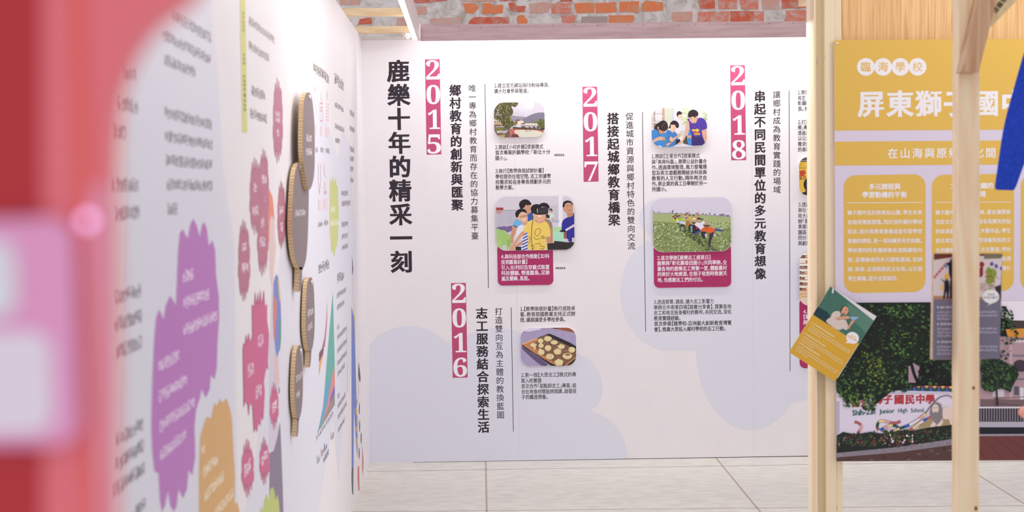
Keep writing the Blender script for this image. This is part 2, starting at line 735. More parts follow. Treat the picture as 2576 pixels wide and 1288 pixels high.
# metal cap on the back wall's top at the corner
cap = struct(link('trim_1', box_pts(BACK.pt(0, WALL_H - .018, .003), WU * .35, -WN * .04, ZUP * .018), mat('grey_cap', C(212, 206, 200), .4, .4)))

# old brick wall behind
BR_Y = 8.7
M_MORTAR = grain('grey_lime_mortar', C(206, 203, 200, .74), C(166, 160, 150, .74), (4, 4, 4), 3.0, 10, .9, .5, 1.0, C(192, 188, 184, .74))
wall_brick = struct(link('wall_brick', box_pts((-4, BR_Y, 0), (12, 0, 0), (0, .3, 0), (0, 0, 4.6)), M_MORTAR))


def brick_mat(name, c, c2):
    return grain(name, c, c2, (5, 5, 7), 3.5, 8, .85, .4, .8, tuple((a * .7 + b * .3) for a, b in zip(c, c2)))


BM = [brick_mat('orange_brick', C(224, 128, 80, .85), C(198, 150, 122, .85)), brick_mat('red_brick', C(202, 98, 72, .85), C(190, 150, 138, .85)),
      brick_mat('faded_brick', C(208, 158, 140, .85), C(190, 178, 172, .85)), brick_mat('pink_brick', C(212, 124, 102, .85), C(200, 172, 162, .85)),
      brick_mat('dusty_brick', C(176, 160, 152, .9), C(168, 160, 156, .9))]
bplane = Plane((0, BR_Y, 0), (1, 0, 0), ZUP)


def brick(pts, m):
    """one weathered brick face standing a little proud of the mortar"""
    uv = [bplane.uv(*p) for p in pts]
    fine = []
    for i in range(len(uv)):
        a, b = uv[i], uv[(i + 1) % len(uv)]
        for k in range(6):
            t = k / 6
            j = .0016
            fine.append((a[0] + (b[0] - a[0]) * t + RND.uniform(-j, j), a[1] + (b[1] - a[1]) * t + RND.uniform(-j, j)))
    me = solid([bplane.pt(u, v, .004) for u, v in fine], [bplane.pt(u, v, -.01) for u, v in fine])
    return link('brick', me, m, wall_brick)


k = 4.954                                     # bricks read in an enlargement of the strip above the fascia
SEEN = [([(0, -60), (415, -60), (418, 5), (300, 22), (20, 42), (5, 20)], 1), ([(600, -60), (1020, -60), (1010, 18), (610, 22)], 2),
        ([(1075, -60), (1290, -60), (1285, 10), (1075, 14)], 1), ([(1830, -60), (1980, -60), (1975, 20), (1835, 22)], 1),
        ([(45, 85), (160, 80), (170, 175), (50, 180)], 2), ([(600, 40), (770, 40), (815, 95), (745, 172), (640, 160), (635, 80)], 0),
        ([(862, 42), (960, 42), (1000, 70), (1118, 55), (1110, 165), (860, 172)], 0), ([(1180, 35), (1265, 32), (1280, 75), (1400, 72), (1390, 150), (1300, 150), (1210, 130)], 1),
        ([(1440, 42), (1690, 32), (1685, 140), (1600, 165), (1455, 165)], 2), ([(1715, 45), (1970, 38), (1965, 165), (1720, 170)], 3),
        ([(2010, 40), (2255, 35), (2255, 160), (2030, 165)], 0), ([(2268, 40), (2525, 28), (2530, 150), (2275, 165)], 0),
        ([(210, 232), (600, 215), (600, 330), (205, 330)], 2), ([(750, 215), (1190, 212), (1190, 330), (680, 330), (690, 275)], 1),
        ([(1295, 195), (1370, 190), (1420, 250), (1415, 330), (1300, 330), (1285, 245)], 0), ([(1840, 195), (2040, 190), (1990, 290), (1860, 290)], 3),
        ([(2095, 208), (2420, 205), (2420, 320), (2090, 320)], 4)]
for pts, ci in SEEN:
    brick([(1040 + x / k, y / k) for x, y in pts], BM[ci])
SEEN2 = [([(90, 25), (335, 15), (325, 155), (90, 150)], 0), ([(365, 50), (420, 12), (635, 30), (630, 125), (540, 140), (370, 140)], 0),
         ([(-44, 190), (265, 190), (272, 235), (245, 330), (-44, 330)], 0), ([(1065, 5), (1280, 0), (1280, 108), (1100, 108)], 1), ([(1330, -20), (1555, -20), (1555, 112), (1325, 110)], 3),
         ([(1585, -20), (1820, -20), (1822, 115), (1610, 115)], 3), ([(1865, -20), (2080, -20), (2085, 115), (1870, 118)], 2), ([(2110, -20), (2500, -20), (2500, 95), (2115, 108)], 1),
         ([(740, 150), (1000, 145), (1000, 265), (755, 265)], 2), ([(1070, 150), (1455, 142), (1450, 310), (1060, 310)], 3), ([(1470, 140), (1755, 138), (1755, 320), (1475, 320)], 1),
         ([(1760, 140), (1890, 135), (1890, 300), (1760, 300)], 3), ([(2165, 130), (2495, 125), (2490, 320), (2140, 320)], 3)]
for pts, ci in SEEN2:
    brick([(1540 + x / k, y / k) for x, y in pts], BM[ci])
for pts, ci in (([(852, -20), (905, -20), (905, 12), (855, 13)], 2), ([(905, 48), (935, 45), (935, 60), (900, 62)], 1), ([(1000, 45), (1040, 44), (1040, 64), (995, 64)], 2)):
    brick(pts, BM[ci])

# the rest of the old wall's courses, as one weathered surface
cv, cf, cm = [], [], []
zt, zb = bplane.uv(1500, -26)[1], bplane.uv(1500, 72)[1]
r = 0
z = .06
while z < 4.5:
    x = -3.8 + (.115 if r % 2 else 0)
    while x < 7.8:
        w = .21 + RND.uniform(-.02, .015)
        inside = (z + .066 > zb - .02) and (z < zt + .02) and -1.3 < x < 2.6
        if not inside and RND.random() < .86:
            k0 = len(cv)
            rim = [(x, z), (x + w * .5, z + RND.uniform(-.004, .004)), (x + w, z + RND.uniform(-.004, .004)), (x + w + RND.uniform(-.006, .006), z + .033), (x + w, z + .066 + RND.uniform(-.004, .004)),
                   (x + w * .5, z + .066 + RND.uniform(-.004, .004)), (x, z + .066 + RND.uniform(-.004, .004)), (x + RND.uniform(-.006, .006), z + .033)]
            cv += [bplane.pt(a, b, .004) for a, b in rim] + [bplane.pt(a, b, -.004) for a, b in rim]
            cf.append(tuple(range(k0, k0 + 8)))
            cf += [(k0 + (q + 1) % 8, k0 + q, k0 + 8 + q, k0 + 8 + (q + 1) % 8) for q in range(8)]
            cm += [RND.choice((0, 1, 1, 2, 3, 3, 4))] * 9
        x += w + .018
    z += .0845
    r += 1
courses = link('brick_courses', mesh_from(cv, cf), BM, wall_brick)
courses.data.polygons.foreach_set('material_index', cm)
courses['kind'] = 'stuff'

# ================================================================== BACK WALL PRINT
INK = C(54, 47, 55)
LAV = (.76, .765, .855, 1)
pr = Print(BACK, .0003)
arc = lambda cx, cy, rx, ry, a0, a1, n=14: [(cx + rx * math.cos(math.radians(a0 + (a1 - a0) * i / n)), cy - ry * math.sin(math.radians(a0 + (a1 - a0) * i / n))) for i in range(n + 1)]
pr.poly([(931, 1163), (929.5, 870)] + arc(1028, 925, 118, 105, 144, 38) + arc(1250, 925, 125, 100, 142, 40) + arc(1420, 975, 96, 92, 105, -20) + [(1500, 1020), (1486, 1033)]
        + arc(1455, 1152, 123, 122, 75, 0) + [(1578, 1155), (1300, 1159)], LAV)
pr.build('lavender_cloud_print', wall_back)
pr = Print(BACK, .0003)
pr.poly(arc(1688, 735, 128, 148, 118, 262, 22) + [(1724, 881), (1751, 884)] + arc(1888, 880, 137, 202, 180, 318, 22) + [(2053, 1000), (2400, 1000), (2400, 700), (1720, 700)], LAV)
pr.d, pr.step = .00012, 1e-6
for i in range(14):
    t0 = i / 14
    cc = tuple(LAV[j] + ((.855, .82, .84)[j] - LAV[j]) * (i + .5) / 14 for j in range(3)) + (1,)
    y0, y1 = 700 - 220 * t0, 700 - 220 * (i + 1) / 14
    xl = 1588 + max(0, 640 - y1) * .9 if y1 < 640 else 1592
    pr.poly([(max(1640, xl), y0), (2400, y0), (2400, y1), (max(1640, xl), y1)], cc)
pr.build('lavender_cloud_print', wall_back)
pr = Print(BACK, .0003)
pr.poly(arc(1664, 549, 56, 50, 90, 270, 18), LAV)
pr.build('lavender_cloud_print', wall_back)

pr = Print(BACK)
pr.column('鹿樂十年的精采一刻', 1001.9, 180, 1010, 660, 57, INK, .036, 8)
pr.build('heading_lettering', wall_back)

YEARS = [('2015', [(1069.1, 149.8), (1106, 148.9), (1110.2, 388.3), (1073.3, 389.2)]), ('2016', [(1134.5, 712.2), (1171.9, 711.6), (1176.5, 949.8), (1138.7, 950.4)]),
         ('2017', [(1464.9, 218.3), (1502.2, 217.7), (1505.9, 456.7), (1468.2, 457.4)]), ('2018', [(1836.6, 164.3), (1873.8, 164), (1877, 402.7), (1839.6, 403.3)])]
for y, q in YEARS:
    pr = Print(BACK, .0004)
    pr.poly(q, C(188, 80, 117, .95))
    blk = pr.build('year_block', wall_back)
    blk['label'] = 'crimson printed strip with the year ' + y
    pr = Print(BACK, .0006)
    for i, c in enumerate(y):
        vs, fs, adv = glyph(SERIF[c])
        xs = [v[0] for v in vs]
        ys = [v[1] for v in vs]
        t0, t1 = (i * 62.3 + 1.6) / 239.4, (i * 62.3 + 50.4) / 239.4
        if c in '1':
            t0 += 0.0
        L0 = lambda t: (q[0][0] + (q[3][0] - q[0][0]) * t, q[0][1] + (q[3][1] - q[0][1]) * t)
        xoff, w = (5.0, 30.5) if c == '1' else (2.2, 34.4)
        p0 = L0(t0)
        p1 = L0(t1)
        a = BACK.uv(p0[0] + xoff, p0[1])
        b = BACK.uv(p1[0] + xoff, p1[1])
        wd = BACK.uv(p0[0] + xoff + w, p0[1])[0] - a[0]
        k0 = len(pr.v)
        for vx, vy in vs:
            tx = (vx - min(xs)) / (max(xs) - min(xs))
            ty = (max(ys) - vy) / (max(ys) - min(ys))
            pr.v.append(BACK.pt(a[0] + (b[0] - a[0]) * ty + wd * tx, a[1] + (b[1] - a[1]) * ty, .0006))
        pr.f += [tuple(k0 + j for j in f) for f in fs]
        pr.c += [C(248, 244, 248)] * len(fs)
    pr.build('year_digits_lettering', blk)

for txt, x0, y0, x1, y1, em in (('鄉村教育的創新與匯聚', 1145, 228, 1150.5, 516, 30), ('志工服務結合探索生活', 1212, 789, 1216.7, 1075, 30),
                                ('搭接起城鄉教育橋梁', 1542, 299, 1545.2, 554, 30), ('串起不同民間單位的多元教育想像', 1911.6, 243, 1912.7, 689.3, 29.5)):
    pr = Print(BACK)
    pr.column(txt, x0, y0, x1, y1, em, INK, .034, 8)
    pr.build('bold_column_lettering', wall_back)
for txt, x0, y0, x1, y1, em in (('唯一專為鄉村教育而存在的協力募集平臺', 1188, 222.5, 1194.7, 593.5, 19.6), ('打造雙向互為主體的教換藍圖', 1254.4, 784, 1259.3, 1044, 20),
                                ('促進城市資源與鄉村特色的雙向交流', 1583.7, 293, 1588.5, 619, 20), ('讓鄉村成為教育實踐的場域', 1953.7, 238.5, 1954.7, 477.4, 20)):
    pr = Print(BACK)
    pr.column(txt, x0, y0, x1, y1, em, INK, .006, 1)
    pr.build('light_column_lettering', wall_back)
for x0, y0, x1, y1 in ((1219.9, 211.4, 1228.9, 724.7), (1285.9, 773.3, 1291.4, 1085.7), (1616, 281.8, 1624.1, 834), (1985, 227.6, 1987.6, 934)):
    pr = Print(BACK)
    pr.line([(x0, y0), (x1, y1)], 1.5, INK)
    pr.build('divider_line_print', wall_back)

PARAS = [
    [('1.建立官方網站與FB粉絲專頁，', 1243, 215.8, 1384), ('擴大社會參與管道。', 1243, 229.6, 1331)],
    [('2.開啟【小校許願】提案模式', 1245.2, 370.6, 1366.6), ('首次專案許願學校：「新北十分', 1245.6, 384.2, 1384.6), ('國小」。', 1245.6, 398, 1277)],
    [('3.執行【教學換宿試辦計畫】', 1245.7, 430.6, 1368.8), ('學校提供住宿空間，志工依據學', 1246, 444.8, 1385.8), ('校需求和自身專長規劃多元的', 1246.2, 458.6, 1385.8), ('教學方案。', 1246.4, 472.2, 1293)],
    [('1.【教學換宿計畫】執行成效卓', 1308, 777.6, 1447), ('著，教育部國教署支持正式辦', 1308, 791.3, 1447.3), ('理，擴展讓更多學校參與。', 1308.2, 805.2, 1423)],
    [('2.第一個【大眾志工】模式的專', 1310.6, 944, 1449.7), ('案入校實踐', 1310.8, 958, 1362), ('首次合作「甜點師志工」專案，結', 1311, 971.8, 1450), ('合在地食材開設烘焙課，啟發孩', 1311.2, 985.8, 1450.2), ('子的職涯想像。', 1311.4, 999.4, 1379)],
    [('1.開啟【企業合作】提案模式', 1639, 393.6, 1760.5), ('與「美商科磊」，展開公益計畫合', 1639, 407.5, 1778), ('作。透過環境整理、風力發電模', 1639.3, 421.5, 1778.3), ('型及英文遊戲展開結合科技與', 1639.5, 435.2, 1778.3),
     ('教育的人文行動。隔年再次合', 1639.5, 449, 1778.5), ('作，將企業的員工日舉辦於另一', 1639.7, 462.7, 1778.7), ('所國小。', 1640, 476.4, 1678)],
    [('3.透過展覽、講座，擴大志工影響力', 1644.3, 760, 1796), ('舉辦北中南東四場【踏實分享會】，匯聚各地', 1644.3, 773.8, 1840), ('志工和有志投身鄉村的夥伴，共同交流，深化', 1644.5, 787.2, 1840.2), ('教育實踐經驗。', 1644.8, 801.2, 1713),
     ('首次參展【雜學校-亞洲最大創新教育博覽', 1645, 814.8, 1840.4), ('會】，推廣大眾投入鄉村學校的志工行動。', 1645.2, 829, 1826)],
    [('1.榮獲「2', 2006.5, 233, 2047), ('肯定', 2006.5, 246.8, 2026.2), ('彰顯「從', 2006.5, 260, 2045.5), ('長，推動', 2006.5, 274.2, 2047)],
    [('2.打造「好', 2006.8, 307.8, 2053.5), ('鄉」專案', 2006.8, 320.9, 2042), ('透過企業', 2006.8, 334.8, 2046.3), ('以公益價', 2006.8, 348.3, 2048), ('需求的閱', 2006.8, 362.8, 2048.3), ('的串聯。', 2007, 376.6, 2043)],
    [('3.透過論', 2007.5, 515.3, 2048), ('與社會溝', 2007.5, 529, 2049), ('政大創新', 2007.5, 543, 2049), ('辦「愛上學', 2007.5, 557, 2057), ('果展於華', 2007.5, 570.4, 2049), ('園區中4', 2007.5, 584.6, 2047.5), ('同分享他', 2007.5, 598.2, 2049), ('與創新課', 2007.5, 612.2, 2049)],
]
for para in PARAS:
    pr = Print(BACK)
    for t, x0, y0, x1 in para:
        pr.row(t, x0, y0, x1, None, 12.6, INK, .012, 1)
    pr.build('paragraph_lettering', wall_back)
for x0, y0 in ((1395.2, 387.4), (1398.3, 671.8)):
    pr = Print(BACK)
    pr.rect(x0, y0, x0 + 23.6, y0 + 5.0, INK)
    pr.row('影像紀錄', x0 + 1.6, y0 + 2.6, x0 + 22, None, 4.6, C(240, 232, 240), .02, 1)
    pr.build('small_caption_lettering', wall_back)

# ================================================================== RAISED PHOTO BOARDS ON THE BACK WALL
T_PHOTO = .016


def board(name, plane, outline, thick, m, back_at=-.0005):
    front = [plane.pt(u, v, thick) for u, v in outline]
    back = [plane.pt(u, v, back_at) for u, v in outline]
    return link(name, solid(front, back), m)


def photo_board(label, rect, xf, draw, group='rounded photo boards on the timeline wall', thick=T_PHOTO, plane=BACK, lifted=False):
    ol = round_rect(plane, *rect)
    o = board('photo_board', plane, ol, thick, M_FOAM, .0097 if lifted else -.0005)
    if lifted:
        um, vm = sum(q[0] for q in ol) / len(ol), sum(q[1] for q in ol) / len(ol)
        link('spacer', box_pts(plane.pt(um - .09, vm - .06, -.0005), plane.u * .18, plane.n * .0105, plane.v * .16), M_FOAM, o)
    tag(o, label, 'photo board', group)
    pr = Print(plane.off(thick), .0002, .00001, xf)
    pr.clip_to(shrink(ol, .0012))
    pr.smooth = True
    draw(pr)
    pr.build('photo_print', o)
    settle(o)
    return o


E1 = 1.12


def K(r, g, b):
    return C(r, g, b, E1)


def draw_court(p):
    """a school playground under hills, a big tree on one side"""
    p.rect(100, 150, 1560, 1200, K(218, 211, 224))
    p.poly([(700, 160), (1240, 160), (1230, 300), (1150, 440), (900, 440), (760, 360)], K(225, 219, 229))
    p.poly([(860, 160), (1230, 160), (1200, 300), (1150, 380), (1000, 330)], K(236, 232, 236))
    p.poly([(1000, 160), (1225, 160), (1190, 260), (1140, 330), (1080, 260)], K(248, 246, 244))
    p.poly([(640, 440), (1000, 520), (880, 560), (660, 530)], K(212, 204, 218))
    p.poly([(560, 560), (640, 538), (760, 560), (900, 570), (1010, 582), (900, 720), (620, 720)], K(156, 150, 166))
    hill = [(860, 680), (1000, 590), (1100, 535), (1250, 480), (1350, 462), (1520, 462), (1520, 740), (860, 740)]
    p.poly(hill, K(132, 128, 146))
    p.specks(110, (880, 470, 1510, 720), 9, [K(150, 146, 158), K(118, 116, 130), K(170, 165, 172), K(124, 126, 128)], hill, 1.5)
    p.poly([(1120, 730), (1200, 690), (1340, 690), (1360, 760), (1150, 765)], K(126, 126, 92))
    p.poly([(770, 695), (860, 680), (938, 688), (936, 745), (860, 775), (770, 775)], K(236, 220, 194))
    p.poly([(720, 655), (780, 645), (835, 650), (835, 690), (772, 692), (770, 770), (722, 720)], K(126, 104, 92))
    p.poly([(650, 740), (720, 700), (775, 760), (700, 830)], K(140, 112, 72))
    p.poly([(840, 760), (960, 738), (1120, 735), (1120, 760), (960, 790)], K(116, 98, 92))
    p.poly([(945, 788), (985, 752), (1340, 765), (1352, 800)], K(240, 230, 212))
    p.poly([(860, 795), (1360, 800), (1410, 905), (850, 890)], K(178, 168, 172))
    for x in (880, 950, 1075, 1190, 1290):
        p.rect(x, 838, x + 72, 895, K(96, 84, 84))
    for x in (985, 1110, 1250):
        p.rect(x, 835, x + 34, 862, K(226, 222, 220))
    p.ell(1440, 770, 120, 120, K(98, 104, 58), 18, 0, .15)
    p.specks(60, (1320, 640, 1510, 880), 13, [K(128, 136, 74), K(78, 84, 50), K(146, 150, 92)])
    p.rect(1390, 870, 1510, 920, K(76, 68, 66))
    p.poly([(640, 840), (850, 870), (1390, 905), (1510, 920), (1510, 945), (1250, 925), (800, 920), (640, 905)], K(82, 76, 60))
    # playground
    p.poly([(540, 892), (760, 905), (1250, 922), (1510, 948), (1500, 1150), (400, 1150), (470, 1010)], K(186, 100, 88))
    p.line([(590, 905), (500, 1140)], 7, K(224, 196, 188))
    p.line([(640, 905), (580, 1140)], 6, K(224, 196, 188))
    p.line([(540, 895), (430, 1140)], 12, K(226, 206, 196))
    p.poly([(676, 940), (800, 930), (1250, 935), (1480, 1000), (1430, 1080), (1300, 1150), (830, 1150), (770, 1045)], K(222, 219, 200))
    p.poly([(676, 940), (765, 938), (905, 1150), (830, 1150), (768, 1042), (700, 1040)], K(226, 206, 200))
    p.poly([(620, 1050), (765, 1048), (832, 1150), (575, 1150)], K(112, 68, 66))
    for x in (1000, 1030, 1092, 1140):
        p.line([(x, 905), (x - 4, 985)], 11, K(88, 78, 74))
    # left side: house, awning, bushes
    p.poly([(130, 670), (370, 690), (400, 790), (130, 790)], K(206, 188, 172))
    for x in (160, 215, 270, 325):
        p.rect(x, 690, x + 22, 745, K(110, 92, 84))
    p.rect(130, 755, 400, 790, K(196, 164, 98))
    p.rect(120, 790, 560, 1150, K(112, 100, 88))
    p.poly([(170, 840), (330, 820), (432, 835), (420, 858), (170, 862)], K(178, 172, 200))
    p.ell(280, 905, 110, 55, K(124, 124, 66), 14, 0, .2)
    p.poly([(390, 960), (525, 930), (470, 1010), (380, 1045)], K(186, 176, 176))
    p.poly([(210, 960), (380, 950), (390, 1000), (220, 1020)], K(202, 192, 192))
    p.rect(300, 1040, 410, 1080, K(156, 96, 62))
    p.poly([(250, 1080), (440, 1060), (410, 1150), (260, 1150)], K(186, 160, 112))
    tree = [(120, 560), (130, 420), (230, 250), (360, 170), (560, 170), (780, 175), (792, 230), (750, 270), (690, 320), (655, 290), (585, 300), (650, 390), (655, 470), (610, 550), (560, 560),
            (640, 690), (700, 780), (620, 850), (540, 900), (400, 860), (300, 690), (150, 640)]
    p.poly(tree, K(92, 86, 60))
    p.specks(330, (120, 170, 800, 900), 17, [K(132, 136, 76), K(66, 60, 48), K(112, 112, 66), K(160, 166, 92), K(76, 72, 52)], tree)
    p.specks(28, (140, 300, 330, 560), 14, [K(206, 198, 206)], tree, 1.4)
    for q in ([(150, 420), (330, 470), (420, 560)], [(140, 340), (300, 400), (400, 400)], [(420, 800), (400, 560), (350, 420)]):
        p.line(q, 16, K(74, 62, 58))


def person_head(p, x, y, w, h, skin, hair, tilt=0.0):
    p.ell(x, y, w, h, K(*skin), 18, tilt)
    pts = [(x + w * 1.12 * math.cos(math.radians(a)), y - h * .25 - h * .95 * math.sin(math.radians(a))) for a in range(-5, 190, 15)]
    p.poly(pts, K(*hair))


def draw_headset(p):
    """boys round one who wears a dark headset; green chairs"""
    H = (44, 37, 40)
    p.rect(80, 80, 1720, 1240, K(213, 207, 217))
    p.poly([(80, 400), (430, 390), (620, 400), (620, 760), (80, 760)], K(190, 186, 200))
    for x in (380, 412):
        p.line([(x, 400), (x, 700)], 6, K(168, 164, 180))
    p.rect(80, 388, 560, 402, K(160, 156, 168))
    p.poly([(100, 338), (255, 340), (248, 390), (100, 392)], K(166, 70, 62))
    p.poly([(100, 402), (242, 415), (205, 462), (100, 462)], K(194, 150, 138))
    p.poly([(100, 740), (300, 712), (430, 695), (440, 800), (320, 860), (300, 800), (100, 790)], K(122, 104, 150))
    p.poly([(280, 700), (420, 660), (430, 700), (300, 730)], K(206, 184, 206))
    p.rect(1370, 90, 1450, 760, K(236, 233, 242))
    p.rect(1190, 295, 1362, 585, K(200, 197, 206))
    p.poly([(1230, 590), (1380, 590), (1380, 640), (1230, 640)], K(176, 186, 206))
    p.poly([(100, 765), (170, 765), (180, 800), (298, 800), (306, 870), (392, 872), (400, 1000), (410, 1100), (320, 1230), (100, 1230)], K(164, 202, 116))
    p.rect(112, 985, 215, 1220, K(172, 208, 124))
    p.rect(322, 985, 405, 1120, K(150, 190, 104))
    p.rect(228, 1105, 322, 1215, K(208, 203, 210))
    p.poly([(1240, 745), (1430, 728), (1440, 830), (1250, 850)], K(176, 220, 160))
    p.poly([(1240, 830), (1465, 825), (1468, 1020), (1400, 1040), (1280, 1012)], K(172, 226, 194))
    # far person
    p.poly([(1160, 455), (1215, 440), (1285, 490), (1280, 545), (1215, 590), (1170, 560)], K(208, 228, 214))
    p.ell(1205, 410, 34, 44, K(216, 176, 152))
    p.poly([(1175, 395), (1190, 360), (1225, 355), (1248, 385), (1238, 430), (1222, 400)], K(70, 62, 66))
    p.poly([(1235, 545), (1280, 540), (1270, 590), (1200, 585)], K(220, 176, 150))
    p.poly([(1100, 500), (1140, 470), (1190, 500), (1185, 560), (1110, 545)], K(58, 50, 56))
    # tall man behind
    p.poly([(740, 470), (850, 420), (860, 600), (745, 620)], K(62, 92, 164))
    p.poly([(440, 690), (490, 580), (560, 550), (640, 590), (640, 690), (530, 745)], K(112, 182, 228))
    p.poly([(440, 690), (535, 728), (530, 748), (440, 705)], K(52, 60, 104))
    p.poly([(440, 712), (530, 745), (500, 850), (450, 960), (460, 1060), (395, 1065), (395, 960), (405, 860)], K(206, 152, 118))
    p.poly([(670, 300), (770, 255), (815, 290), (806, 340), (815, 372), (800, 400), (788, 460), (745, 480), (700, 420), (670, 360)], K(206, 152, 120))
    p.poly([(565, 290), (580, 230), (630, 185), (700, 168), (770, 192), (820, 258), (818, 285), (770, 285), (735, 300), (720, 270), (680, 330), (640, 360), (600, 372)], K(*H))
    p.ell(706, 322, 16, 30, K(220, 164, 132))
    # boy with glasses
    p.poly([(620, 620), (740, 600), (725, 690), (660, 715)], K(210, 160, 132))
    p.poly([(500, 1000), (510, 900), (530, 745), (610, 680), (660, 712), (720, 680), (760, 860), (750, 1215), (605, 1215), (640, 970)], K(232, 229, 238))
    for i in range(6):
        y = 850 + i * 62
        p.poly([(650 - i * 6, y + 40), (755, y - 20), (755, y + 10), (645 - i * 6, y + 72)], K(78, 84, 166))
    p.poly([(548, 480), (620, 420), (700, 440), (740, 500), (748, 570), (725, 620), (680, 645), (620, 625), (570, 590), (520, 572), (520, 540)], K(230, 184, 154))
    p.poly([(490, 450), (530, 390), (620, 352), (700, 378), (742, 470), (700, 440), (625, 420), (570, 470), (550, 535), (515, 545), (498, 500)], K(*H))
    p.line([(580, 520), (660, 500), (662, 532), (600, 540), (580, 520)], 7, K(60, 50, 54))
    p.line([(672, 498), (730, 482), (732, 512), (680, 525), (672, 498)], 7, K(60, 50, 54))
    p.poly([(640, 575), (705, 560), (690, 585), (655, 590)], K(246, 238, 236))
    # boy behind on the other side
    p.poly([(1090, 480), (1135, 560), (1135, 620), (1050, 615), (1050, 540)], K(206, 152, 120))
    p.poly([(1130, 570), (1220, 610), (1258, 765), (1190, 772), (1160, 670), (1090, 610)], K(152, 132, 118))
    p.poly([(1195, 772), (1250, 770), (1252, 1060), (1215, 1060)], K(196, 138, 108))
    p.poly([(970, 275), (1050, 238), (1130, 248), (1190, 312), (1180, 380), (1140, 330), (1030, 325)], K(*H))
    # boy wearing the headset
    p.poly([(885, 560), (1080, 560), (1080, 640), (990, 670), (890, 630)], K(214, 160, 132))
    p.poly([(640, 805), (700, 700), (760, 620), (870, 568), (890, 625), (960, 662), (1040, 652), (1090, 608), (1160, 660), (1192, 760), (1212, 920), (1110, 938), (1112, 1000), (1145, 1215), (738, 1215),
            (760, 1000), (742, 842), (700, 836)], K(238, 206, 104))
    p.poly([(640, 808), (722, 842), (560, 1000), (480, 1125), (505, 1215), (360, 1215), (400, 1120), (470, 1045), (545, 915)], K(218, 164, 130))
    p.poly([(480, 1120), (640, 1000), (640, 1080), (520, 1140)], K(206, 150, 120))
    p.poly([(1112, 938), (1205, 930), (1232, 1065), (1140, 1065)], K(200, 144, 112))
    p.poly([(838, 458), (1105, 465), (1100, 525), (1060, 585), (990, 640), (940, 612), (880, 560), (850, 520)], K(228, 174, 146))
    p.poly([(945, 495), (1020, 498), (1000, 530), (965, 522)], K(244, 232, 228))
    p.poly([(805, 345), (840, 290), (925, 264), (1010, 288), (1035, 340), (900, 380), (870, 445), (818, 462), (810, 400)], K(*H))
    p.poly([(820, 432), (880, 380), (955, 342), (1140, 328), (1163, 365), (1160, 452), (1140, 472), (1060, 482), (950, 487), (880, 470)], K(46, 42, 46))
    p.poly([(965, 350), (1140, 338), (1150, 450), (970, 458)], K(60, 56, 60))
    p.poly([(930, 365), (945, 363), (952, 447), (940, 447)], K(204, 202, 206))
    p.line([(850, 500), (850, 600), (825, 760), (820, 950), (845, 1210)], 11, K(52, 46, 48))
    for q in ([(900, 800), (960, 760), (1010, 790), (990, 860), (940, 920), (890, 880), (900, 800)], [(860, 930), (920, 990), (1000, 960)], [(780, 920), (800, 1000), (770, 1080)], [(890, 1080), (990, 1060), (1010, 1130)],
              [(800, 1120), (860, 1100), (880, 1160), (820, 1190)], [(1000, 1120), (1080, 1130), (1060, 1180), (1000, 1170)]):
        p.line(q, 8, K(70, 60, 40))
    p.row('STAR', 1010, 920, 1085, 918, 36, K(66, 56, 40), .03, 4)
    p.row('WARS', 1012, 958, 1098, 956, 36, K(66, 56, 40), .03, 4)
    # bag, dark table
    p.rect(500, 1132, 612, 1230, K(44, 44, 54))
    # boy in blue
    p.poly([(1530, 450), (1660, 436), (1690, 460), (1645, 525), (1565, 545)], K(192, 140, 110))
    p.poly([(1435, 620), (1530, 540), (1645, 525), (1690, 430), (1720, 430), (1720, 1040), (1600, 1045), (1520, 960), (1500, 830), (1432, 822)], K(52, 52, 150))
    p.poly([(1475, 835), (1530, 830), (1535, 965), (1475, 960)], K(150, 96, 72))
    p.poly([(1385, 822), (1430, 790), (1520, 795), (1500, 832), (1430, 834)], K(38, 38, 48))
    p.poly([(1505, 782), (1720, 650), (1720, 705), (1520, 818)], K(230, 222, 230))
    p.line([(1560, 770), (1690, 690)], 8, K(176, 80, 90))
    p.poly([(1480, 300), (1510, 238), (1600, 222), (1655, 290), (1664, 400), (1640, 442), (1560, 462), (1510, 422), (1465, 392), (1452, 345)], K(206, 152, 120))
    p.poly([(1450, 292), (1470, 222), (1540, 192), (1620, 208), (1662, 270), (1656, 300), (1610, 236), (1510, 246), (1482, 332), (1452, 335)], K(*H))
    p.line([(1530, 315), (1570, 308)], 9, K(80, 60, 54))
    p.line([(1600, 305), (1640, 300)], 9, K(80, 60, 54))
    p.line([(1560, 400), (1625, 392)], 10, K(150, 86, 80))
    p.poly([(1280, 1015), (1500, 1035), (1490, 1070), (1280, 1060)], K(52, 50, 54))
    p.poly([(1140, 1068), (1480, 1042), (1720, 1040), (1720, 1230), (1150, 1230)], K(54, 48, 48))
    p.rect(1640, 950, 1700, 1040, K(206, 202, 210))
    p.rect(1510, 975, 1565, 1000, K(206, 202, 210))


